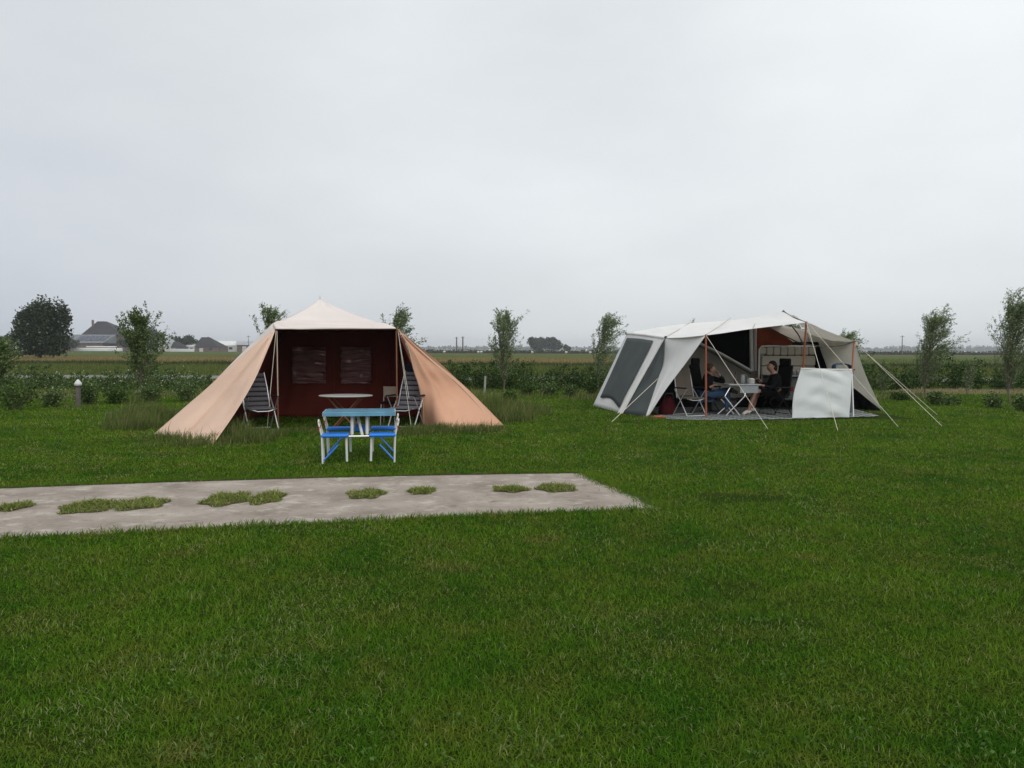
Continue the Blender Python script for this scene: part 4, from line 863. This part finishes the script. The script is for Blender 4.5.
surf([[P(757, 328, YI-.2), P(768, 327, YI-.4), P(780, 333, YI-.5), P(793, 342, YI-.6)], [P(757, 376, YI-.1), P(762, 348, YI-.2), P(775, 346.5, YI-.3), P(792, 345, YI-.4)]], 10, 14, .06, (3, 4), 82).build('inner_tent', m_orange, tB, smooth=True, solid=.004)
surf([[P(660, 394, YI+.05), P(690, 397, YI+.05), P(725, 398, YI+.05), P(768, 396, YI+.05)], [H(658, YI, 0), H(690, YI, 0), H(725, YI, 0), H(768, YI, 0)]], 6, 20, .04, (3, 5), 81).build('lower_shade_sheet', m_black, tB, smooth=True, solid=.004)  # added black sheet: shade of the lower interior put in as colour
MB().poly([P(664, 345, YI), P(680, 352, YI), P(683, 372, YI), P(676, 410, YI), P(655, 412, YI), P(650, 370, YI)], .01, (0, -1, 0)).build('corner_shade_sheet', m_black, tB)  # added black sheet standing in for shade in the left corner
MB().poly([P(757, 342, YI+.25), P(836, 342, YI+.25), P(836, 410, YI+.25), P(757, 410, YI+.25)], .02, (0, -1, 0)).build('rear_shade_sheet', m_black, tB)  # black backing that paints the dark depth of the trailer
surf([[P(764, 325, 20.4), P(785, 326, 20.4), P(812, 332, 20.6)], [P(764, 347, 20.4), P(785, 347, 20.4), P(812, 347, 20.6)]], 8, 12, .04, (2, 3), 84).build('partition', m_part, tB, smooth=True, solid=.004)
# cushion board: rounded slab with quilting ribs
cb = MB(); x0, x1, ztop, zlow = P(759, 346, YI-.3).x, P(815.5, 346, YI-.3).x, P(785, 346.5, YI-.3).z, P(785, 383, YI-.3).z; yb_ = YI-.3; n_ = 8
rowz = [ztop, P(785, 355.5, YI-.3).z, P(785, 366, YI-.3).z, zlow]
for i in range(n_):
    xa, xb = x0+(x1-x0)*i/n_+.008, x0+(x1-x0)*(i+1)/n_-.008; cb.box(((xa+xb)/2, yb_, (rowz[0]+rowz[1])/2), (xb-xa, .10, rowz[0]-rowz[1]-.015 - (.03 if i in (0, n_-1) else 0)), bev=.025)
cb.box(((x0+x1)/2+.03, yb_, (rowz[1]+rowz[2])/2), (x1-x0-.08, .10, rowz[1]-rowz[2]-.015), bev=.025).box(((x0+x1)/2+.03, yb_, (rowz[2]+rowz[3])/2), (x1-x0-.08, .10, rowz[2]-rowz[3]-.015), bev=.025)
cb.build('cushion_board', m_cush, tB)
MB().tube([(x0-.01, yb_-.06, zlow), (x0-.01, yb_-.06, ztop-.08), (x0+.05, yb_-.06, ztop), (x0+.2, yb_-.06, ztop+.01), (x1, yb_-.06, ztop+.01)], .022, 8).build('board_edge', m_wcan, tB)
# trailer body with tail light, ledge, wheel
xa, xb = P(767, 400, 19.3).x, P(838, 400, 19.3).x; zl = P(790, 376, 19.0).z
MB().box(((xa+xb)/2, 19.55, zl/2+.13), (xb-xa, 1.1, zl-.30), bev=.03).build('trailer_body', m_trail, tB)
MB().box(((xa+xb)/2, 19.5, zl), (xb-xa+.06, 1.25, .035), bev=.01).build('ledge', plain('grey_ledge', (.20, .21, .21), .1, 4, .5), tB)
MB().box((P(790.5, 389, 18.97).x, 18.98, P(790.5, 389, 18.97).z), (.15, .035, .11), bev=.01).build('tail_light', plain('red_lens', (.20, .012, .01), .1, 10, .2), tB)
tw = MB().tube([((xa+xb)/2+.35, 18.95, .24), ((xa+xb)/2+.35, 19.15, .24)], .24, 20).build('wheel', plain('rubber', (.02, .02, .02), .2, 20, .8), tB)
MB().tube([((xa+xb)/2+.35, 18.93, .24), ((xa+xb)/2+.35, 18.95, .24)], .13, 16).build('wheel_rim', m_steel, tw)
# ground mat
m_mat, nt = nt_new('woven_mat'); v = coords(nt); ck = N(nt, 'ShaderNodeTexChecker'); ck.inputs['Scale'].default_value = 7.0; nt.links.new(v, ck.inputs[0])
ck.inputs[1].default_value = (.30, .32, .32, 1); ck.inputs[2].default_value = (.03, .04, .04, 1)
f_ = ramp(nt, noi(nt, v, 3, 5), [(.35, 0.), (.7, .55)]); finish(m_mat, nt, mix(nt, ck.outputs[0], (.15, .16, .15), f_), .85, noi(nt, v, 60, 3), .4, .01)
mc = [G(667, 420), G(706, 421), G(760, 420.3), G(800, 419.5), G(880, 417), Vector((8.9, 20.4, 0)), Vector((3.4, 20.4, 0))]
mt = surf([[mc[0], mc[1], mc[2], mc[3], mc[4]], [mc[6], mc[6].lerp(mc[5], .25), mc[6].lerp(mc[5], .5), mc[6].lerp(mc[5], .75), mc[5]]], 20, 50, .02, (6, 22), 90)
for p in mt.v: p.z = max(.008, abs(p.z)+.022)
tag(mt.build('ground_mat', m_mat, None, smooth=True, solid=.006), 'grey patterned ground mat under the white tent awning', 'mat')

# windscreen panel
wl, wr_ = P(801.0, 368.5, 16.75), P(852, 369.5, 17.0); bl_, br_ = P(792, 418.6, 16.9), P(849, 417.5, 17.15)
lw = P(793.5, 395, 16.8)
t = thing('windscreen_cloth', ((wl.x+wr_.x)/2, 16.9, 0), 'white wrinkled windscreen cloth tied between the two right tent poles', 'windscreen')
surf([[wl, wl.lerp(wr_, .33)+Vector((0, 0, -.015)), wl.lerp(wr_, .66)+Vector((0, 0, -.01)), wr_], [lw, lw.lerp(P(851, 393, 17.05), .33), lw.lerp(P(851, 393, 17.05), .66), P(851, 393, 17.05)], [bl_, bl_.lerp(br_, .33), bl_.lerp(br_, .66), br_]], 50, 60, .025, (2, 1.6), 95,
     fold=lambda u, v: .028*noise.noise(Vector((u*6-v*1.2+.4*math.sin(v*4), v*0.9, 3.3)))*min(1, 5*v*(1-v))+.022*math.sin(PI*v)*noise.noise(Vector((u*4+v*3, v*1.2, 7)))).build('cloth', cloth('windscreen_white', (.84, .87, .88), .03, 2, .7, .1, .15), t, smooth=True, solid=.003)
MB().tube([wl, wl.lerp(wr_, .5)+Vector((0, 0, -.008)), wr_], .014, 8).build('hem', m_wcan, t)

# cabinet and blue towel behind the windscreen
c = Vector((P(838, 400, 18.4).x, 18.4, .02)); t = thing('camp_cabinet', c, 'dark camping cabinet standing behind the white windscreen', 'cabinet')
hz = P(838, 369.5, 18.4).z; MB().box(c+Vector((0, 0, hz/2)), (.55, .40, hz-.06), bev=.02).build('cabinet_body', m_trail, t); MB().box(c+Vector((0, 0, hz-.02)), (.60, .45, .03), bev=.01).build('cabinet_top', m_darkm, t)
c2 = Vector((P(842.5, 368, 18.35).x, 18.35, hz+.02)); t = thing('towel', c2, 'folded blue towel lying above the white windscreen edge', 'towel')
surf([[c2+Vector((-.2, -.1, .0)), c2+Vector((-.19, -.1, .09)), c2+Vector((0, -.08, .12)), c2+Vector((.16, -.1, .08)), c2+Vector((.21, -.1, 0))], [c2+Vector((-.2, .12, .0)), c2+Vector((-.19, .1, .09)), c2+Vector((0, .1, .13)), c2+Vector((.16, .1, .08)), c2+Vector((.21, .12, 0))]], 8, 20, .02, (2, 6), 99).build('towel_cloth', cloth('blue_towel', (.07, .12, .20), .15, 10, .95, 0), t, smooth=True, solid=.02)

# table of the couple
yt = 17.55; c = H(741, yt, 0.02); t = thing('folding_table', c, 'white folding table with crossed legs between the two seated people', 'table')
zt = P(741, 384.8, yt).z; xl, xr = P(728, 385, yt).x, P(759.5, 385, yt).x
MB().box(((xl+xr)/2, yt+.2, zt), (xr-xl, .6, .03), bev=.01).build('table_top', plain('white_laminate', (.34, .36, .37), .05, 3, .4), t)
MB().box(((P(739, 389, yt).x+P(757, 389, yt).x)/2, yt-.085, (zt+P(745, 393, yt).z)/2-.01), (P(757, 389, yt).x-P(739, 389, yt).x, .02, zt-P(745, 393, yt).z-.03)).build('apron', plain('pale_panel', (.25, .275, .29), .08, 6, .5), t)
for (a, b_, Yx) in (((724.5, 396), (739.6, 417.5), yt-.1), ((744.5, 396.5), (726, 418.3), yt-.12), ((721, 399), (734, 417.5), yt+.25), ((731, 402.5), (717.5, 417), yt+.23)):
    p_, q_ = P(a[0], a[1], Yx), P(b_[0], b_[1], Yx); q_ = Vector((q_.x, q_.y, .03)); d = (p_-q_); k = (zt-.02-q_.z)/d.z
    MB().tube([q_, q_+d*min(k, 1.0)], .013, 8).build('leg', m_alum, t)
MB().tube([P(725, 396, yt-.1), (P(731, 390, yt).x, yt, zt-.02)], .012, 6).tube([P(744.5, 396.5, yt-.12), (P(747, 390, yt).x, yt, zt-.02)], .012, 6).build('crossbar', m_alum, t)
def small(name, px, Yd, label, cat, prof, mat, extra=None, z=None, group=None):
    c = Vector((P(px, 384, Yd).x, Yd, z if z is not None else zt+.015)); t_ = thing(name, c, label, cat, group); MB().lathe(c, prof, 18).build('body', mat, t_, smooth=True)
    if extra: extra(c, t_)
    return t_
m_glass = plain('grey_plastic', (.22, .24, .24), .08, 8, .25); m_pan = plain('pale_enamel', (.52, .52, .49), .05, 10, .3); m_btl = plain('dark_bottle', (.05, .03, .02), .2, 10, .15); m_wine = plain('clear_bottle', (.30, .32, .32), .1, 10, .12)
small('cooking_pot', 751, 17.7, 'pale cooking pot on the folding table near the woman', 'pot', [(.07, 0), (.085, .02), (.085, .10), (.09, .105), (.05, .13), (.012, .14)], m_pan, lambda c, t_: MB().lathe(c+Vector((0, 0, .138)), [(.02, 0), (.022, .012), (.012, .022)], 10).build('knob', m_darkm, t_))
small('water_jug', 742.5, 17.8, 'grey water jug in the middle of the folding table', 'jug', [(.05, 0), (.06, .02), (.055, .16), (.045, .19), (.048, .21)], m_glass, lambda c, t_: MB().tube([c+Vector((.06, 0, .05)), c+Vector((.11, 0, .09)), c+Vector((.11, 0, .17)), c+Vector((.055, 0, .21))], .009, 6).build('handle', m_glass, t_))
def neck(c, t_): MB().lathe(c+Vector((0, 0, .2)), [(.016, 0), (.014, .06), (.017, .065), (.017, .08)], 10).build('cap', m_darkm, t_)
small('bottle', 735.5, 17.75, 'dark bottle on the folding table near the man', 'bottle', [(.03, 0), (.034, .01), (.034, .13), (.015, .19), (.014, .21)], m_btl, neck)
small('bottle', 788.5, 19.25, 'clear bottle on the trailer ledge behind the woman', 'bottle', [(.04, 0), (.042, .01), (.042, .18), (.016, .23), (.014, .25)], m_wine, lambda c, t_: MB().lathe(c+Vector((0, 0, .25)), [(.016, 0), (.017, .02)], 10).build('cap', m_darkm, t_), z=zl+.02)
for px, lab in ((793.5, 'jar nearest the clear bottle on the trailer ledge'), (797.5, 'jar nearest the brown pole on the trailer ledge')):
    small('jar', px, 19.2, lab, 'jar', [(.035, 0), (.04, .01), (.04, .08), (.03, .1)], m_glass, lambda c, t_: MB().lathe(c+Vector((0, 0, .1)), [(.033, 0), (.033, .018)], 12).build('lid', m_alum, t_), z=zl+.02, group='jars on the trailer ledge')

c = Vector((P(722, 404, 18.7).x, 18.7, .03)); t = thing('storage_box', c, 'dark grey storage box on the mat behind the crossed table legs', 'box')
MB().box(c+Vector((0, 0, .15)), (.62, .38, .28), bev=.03).build('box_body', m_trail, t); MB().box(c+Vector((0, 0, .305)), (.66, .42, .035), bev=.012).build('lid', m_darkm, t)
# bag
c = G(667, 414.5, .02); t = thing('holdall', c, 'dark red bag slumped in the left corner of the white tent', 'bag')
m_bag = cloth('dark_red_bag', (.06, .006, .009), .4, 5, .8, 0, .5)
bg_ = MB(); rings = [(.0, .17, .15), (.04, .20, .17), (.16, .20, .17), (.30, .15, .13), (.40, .08, .07), (.43, .02, .02)]
vs, fs = [], []
for i, (z, a, b_) in enumerate(rings):
    for j in range(20):
        an = 2*PI*j/20; k = 1+.14*noise.noise(Vector((math.cos(an)*1.5, math.sin(an)*1.5, z*6))); vs.append(c+Vector((a*k*math.cos(an)+z*.1, b_*k*math.sin(an), z)))
for i in range(len(rings)-1):
    for j in range(20): fs.append((i*20+j, i*20+(j+1) % 20, (i+1)*20+(j+1) % 20, (i+1)*20+j))
fs += [tuple(range(19, -1, -1)), tuple(range(100, 120))]; bg_.add(vs, fs).build('bag_body', m_bag, t, smooth=True)
MB().tube([c+Vector((-.1, -.15, .38)), c+Vector((-.08, -.22, .5)), c+Vector((.08, -.22, .5)), c+Vector((.12, -.14, .38))], .012, 6).build('handle', m_darkm, t)
c = G(659, 418.5); t = thing('folded_cloth', c, 'flat orange-red folded cloth on the grass at the white tent corner', 'cloth'); MB().box(c+Vector((0, 0, .035)), (.26, .16, .06), bev=.025).build('cloth_fold', plain('coral_cloth', (.42, .10, .07), .15, 8, .9), t)

# chairs of the couple
m_beige2 = cloth('beige_chair_fabric', (.13, .112, .09), .10, 4, .9, .1, .3)
make_chair('empty beige-backed camping chair beside the left brown pole', G(689.5, 415.5, .02), math.radians(25), m_beige2, None, 'chairs under the white awning', slats=False, back_h=.62, lean=.12)
def recliner(label, loc, rz):
    t = make_chair(label, loc, rz, m_dark, m_dark, 'chairs under the white awning', slats=False, back_h=.72, lean=.10, fm=m_plast); return t
YM, YWm = 17.95, 17.85
recliner('black high-backed camping chair under the man', Vector((P(706.5, 400, YM).x, YM+.12, .02)), math.radians(48))
recliner('black high-backed camping chair under the woman', Vector((P(776.5, 400, YWm).x, YWm+.08, .02)), math.radians(-68))

# ------------------------------------------------------------------ people
def skin(name, nodes, edges, mat, parent, sub=2, root=None):
    keys = list(nodes); me = bpy.data.meshes.new(name); o0 = Vector(parent['_o'])
    me.from_pydata([tuple(Vector(nodes[k][0])-o0) for k in keys], [(keys.index(a), keys.index(b_)) for a, b_ in edges], [])
    o = bpy.data.objects.new(name, me); COL.objects.link(o); o.parent = parent; o['_o'] = tuple(o0)
    md = o.modifiers.new('skin', 'SKIN'); md.use_smooth_shade = True
    for i, k in enumerate(keys):
        r_ = nodes[k][1]; me.skin_vertices[0].data[i].radius = (r_, r_) if not isinstance(r_, tuple) else r_
        me.skin_vertices[0].data[i].use_root = (k == (root or keys[0]))
    o.modifiers.new('sub', 'SUBSURF').levels = sub; o.modifiers['sub'].render_levels = sub; me.materials.append(mat); return o
m_skin = plain('skin', (.27, .145, .10), .08, 12, .5); m_hair_d = plain('dark_hair', (.012, .009, .007), .3, 40, .8, bs=.6, bscale=90, spec=.15); m_hair_l = plain('short_brown_hair', (.06, .036, .022), .3, 40, .8, bs=.6, bscale=90, spec=.15)
m_jeans = cloth('blue_jeans', (.03, .06, .11), .25, 12, .9, 0, .3); m_jumper = cloth('black_jumper', (.005, .005, .006), .2, 8, .95, 0, .4); m_shoe_d = plain('dark_shoe', (.018, .018, .02), .2, 20, .6); m_shoe_w = plain('pale_sneaker', (.45, .42, .36), .12, 20, .7)
m_eye = plain('dark_eye', (.02, .015, .01), .1, 30, .2)
def hand(nodes, edges, wrist, d, up, side, pre, curl=.5):
    """palm + five curled fingers rooted in the palm; d forward, up = back of hand, side = thumb side"""
    d, up, side = Vector(d).normalized(), Vector(up).normalized(), Vector(side).normalized(); w = Vector(nodes[wrist][0]); pk = pre+'palm'
    nodes[pk] = (w+d*.055, (.034, .018)); edges.append((wrist, pk))
    for i, (o_, l) in enumerate(((.030, .070), (.010, .080), (-.010, .074), (-.029, .058))):
        a = w+d*.095+side*o_; b_ = a+(d*math.cos(curl)-up*math.sin(curl))*l*.55; c_ = b_+(d*math.cos(curl*2.2)-up*math.sin(curl*2.2))*l*.5
        for s_, q, r_ in (('a', a, .010), ('b', b_, .009), ('c', c_, .007)): nodes[f'{pre}f{i}{s_}'] = (q, r_)
        edges += [(pk, f'{pre}f{i}a'), (f'{pre}f{i}a', f'{pre}f{i}b'), (f'{pre}f{i}b', f'{pre}f{i}c')]
    a = w+d*.035+side*.04; b_ = a+(d*.75+side*.5-up*.3)*.04; nodes[pre+'ta'] = (a, .011); nodes[pre+'tb'] = (b_, .009); nodes[pre+'tc'] = (b_+(d-up*.4)*.028, .007)
    edges += [(pk, pre+'ta'), (pre+'ta', pre+'tb'), (pre+'tb', pre+'tc')]
def person(label, base, Y0, fs, J, hairmat, longhair, legmat, shoemat, shorts):
    """fs = +1 faces +X, -1 faces -X. J: joints as (px, py, dy)."""
    t = thing('person', base, label, 'person'); q = lambda k: P(J[k][0], J[k][1], Y0+J[k][2]); V = {k: q(k) for k in J}; n, e = {}, []
    n['pelvis'] = (V['pelvis'], (.15, .12)); n['belly'] = (V['pelvis'].lerp(V['chest'], .45), (.14, .11)); n['chest'] = (V['chest'], (.16, .12)); n['neckb'] = (V['neck']+Vector((0, 0, -.03)), .085); n['neck'] = (V['neck']+Vector((0, 0, .01)), .068)
    hc = V['head']; n['jaw'] = (hc+Vector((fs*.028, 0, -.06)), (.075, .068)); n['face'] = (hc+Vector((fs*.02, 0, -.005)), (.098, .086)); n['skull'] = (hc+Vector((-fs*.008, 0, .05)), (.10, .09)); n['top'] = (hc+Vector((-fs*.012, 0, .095)), (.045, .045))
    n['nose'] = (hc+Vector((fs*.108, 0, -.015)), (.014, .02))
    e += [('pelvis', 'belly'), ('belly', 'chest'), ('chest', 'neckb'), ('neckb', 'neck'), ('neck', 'jaw'), ('jaw', 'face'), ('face', 'skull'), ('skull', 'top'), ('face', 'nose')]
    for s in ('n', 'f'):
        sg = -1 if s == 'n' else 1
        n['ear'+s] = (hc+Vector((-fs*.005, sg*.082, -.012)), (.014, .022)); e.append(('face', 'ear'+s))
        n['sh'+s] = (V['chest']+Vector((0, sg*.17, .07)), .062); n['el'+s] = (V['el'+s], .045); n['wr'+s] = (V['wr'+s], .029)
        n['ua'+s] = (n['sh'+s][0].lerp(V['el'+s], .5), .052); n['fa'+s] = (V['el'+s].lerp(V['wr'+s], .4), .04)
        e += [('chest', 'sh'+s), ('sh'+s, 'ua'+s), ('ua'+s, 'el'+s), ('el'+s, 'fa'+s), ('fa'+s, 'wr'+s)]
        d = V['wr'+s]-V['el'+s]; hand(n, e, 'wr'+s, d, (0, 0, 1) if abs(d.normalized().z) < .7 else (fs, 0, 0), (0, -sg, .2), 'h'+s, .55)
        n['hip'+s] = (V['pelvis']+Vector((0, sg*.09, -.02)), .095); n['kn'+s] = (V['kn'+s], .062); n['th'+s] = (n['hip'+s][0].lerp(V['kn'+s], .5), .08); n['cf'+s] = (V['kn'+s].lerp(V['an'+s], .35), .056); n['an'+s] = (V['an'+s], .038); n['toe'+s] = (V['toe'+s], (.036, .028))
        e += [('pelvis', 'hip'+s), ('hip'+s, 'th'+s), ('th'+s, 'kn'+s), ('kn'+s, 'cf'+s), ('cf'+s, 'an'+s), ('an'+s, 'toe'+s)]
    skin('body', n, e, m_skin, t, 2)
    grow = lambda k, a=.012: (n[k][0], tuple(x+a for x in n[k][1]) if isinstance(n[k][1], tuple) else n[k][1]+a)
    tk = ['pelvis', 'belly', 'chest', 'neckb'] + [x+s for s in 'nf' for x in ('sh', 'ua', 'el', 'fa', 'wr')]
    nn = {k: grow(k, .016) for k in tk}; 
    for s in 'nf': nn['wr'+s] = (n['fa'+s][0].lerp(n['wr'+s][0], .8), .038)
    skin('jumper', nn, [(a, b_) for a, b_ in e if a in nn and b_ in nn], m_jumper, t, 2)
    lk = ['pelvis'] + [x+s for s in 'nf' for x in (('hip', 'th', 'kn') if shorts else ('hip', 'th', 'kn', 'cf', 'an'))]
    nl_ = {k: grow(k, .014) for k in lk}
    if shorts:
        for s in 'nf': nl_['kn'+s] = (n['th'+s][0].lerp(n['kn'+s][0], .72), .088)
    skin('shorts' if shorts else 'jeans', nl_, [(a, b_) for a, b_ in e if a in nl_ and b_ in nl_], legmat, t, 2)
    for s in 'nf':
        a, b_ = V['an'+s], V['toe'+s]; d = (b_-a).normalized(); hl_ = a-Vector((fs*.03, 0, .03))
        skin('shoe', {'a': (a+Vector((0, 0, -.0)), .05), 'b': (a.lerp(b_, .55), (.052, .044)), 'c': (b_+d*.04, (.046, .034)), 'h': (hl_, .042)}, [('a', 'b'), ('b', 'c'), ('a', 'h')], shoemat, t, 2)
    def ell(mb, c, r, n=14, m_=9):
        vs = [c+Vector((r[0]*math.sin(PI*a/m_)*math.cos(2*PI*b/n), r[1]*math.sin(PI*a/m_)*math.sin(2*PI*b/n), r[2]*math.cos(PI*a/m_))) for a in range(m_+1) for b in range(n)]
        vs = [v+(v-c)*.10*noise.noise(v*25) for v in vs]
        mb.add(vs, [(a*n+b, (a+1)*n+b, (a+1)*n+(b+1)%n, a*n+(b+1)%n) for a in range(m_) for b in range(n)])
    hb = MB(); ell(hb, hc+Vector((-fs*.028, 0, .042)), (.098, .094, .100))
    if longhair: ell(hb, hc+Vector((-fs*.075, 0, -.03)), (.060, .080, .10))
    hb.build('hair', hairmat, t, smooth=True)
    for sg in (-1, 1): MB().lathe(hc+Vector((fs*.093, sg*.032, .012)), [(.002, -.008), (.010, -.005), (.011, 0), (.010, .005), (.002, .008)], 8).build('eye', m_eye, t)
    return t
mj = dict(pelvis=(705.5, 394.5, 0), chest=(707.5, 379.5, 0), neck=(709.5, 374.2, 0), head=(711, 369, -.02), eln=(704, 390, -.26), wrn=(711.5, 386.5, -.28), elf=(724.5, 382, .05), wrf=(719, 374.5, .0),
    knn=(728.5, 393, -.14), ann=(726, 410.5, -.16), toen=(731, 413.6, -.18), knf=(729, 390, .16), anf=(733.5, 390.5, -.12), toef=(736.5, 392.5, -.2))
person('man in a black jumper and blue jeans sitting with one hand at his mouth', Vector((P(706, 400, YM).x, YM, 0)), YM, 1, mj, m_hair_l, False, m_jeans, m_shoe_d, False)
wj = dict(pelvis=(776, 394.5, 0), chest=(775.5, 379.5, 0), neck=(774, 372.5, 0), head=(771.5, 366.5, 0), eln=(771, 388, -.25), wrn=(762.5, 385.5, -.2), elf=(768, 387, .2), wrf=(760, 380.5, .1),
    knn=(755.5, 390.5, -.12), ann=(748.5, 410.5, -.16), toen=(743.5, 413.8, -.18), knf=(757.5, 391, .12), anf=(753, 408.3, .12), toef=(748.5, 410, .12))
person('dark-haired woman in black jumper and shorts with pale sneakers', Vector((P(775, 400, YWm).x, YWm, 0)), YWm, -1, wj, m_hair_d, True, m_jumper, m_shoe_w, True)
c = P(757.5, 381.5, YWm-.02); o = MB().box((0, 0, 0), (.012, .15, .09), bev=.005).build('mobile_phone', m_darkm, None); o.location = c; o.rotation_euler = (0, math.radians(-30), 0); tag(o, 'dark phone held in the hands of the woman', 'phone')

# ------------------------------------------------------------------ haze
m_haze, nt = nt_new('haze_air'); o_ = N(nt, 'ShaderNodeOutputMaterial'); pv = N(nt, 'ShaderNodeVolumePrincipled'); pv.inputs['Color'].default_value = (.93, .96, .99, 1); pv.inputs['Density'].default_value = .00031; pv.inputs['Anisotropy'].default_value = .2
nt.links.new(pv.outputs[0], o_.inputs['Volume'])
hz_ = MB().box((0, 1270, 14), (5300, 2700, 30)).build('haze', m_haze); tag(hz_, kind='stuff'); hz_['label'] = 'thin pale haze over the flat fields'; hz_['category'] = 'haze'
for ob in list(COL.objects):
    if '_o' in ob: del ob['_o']
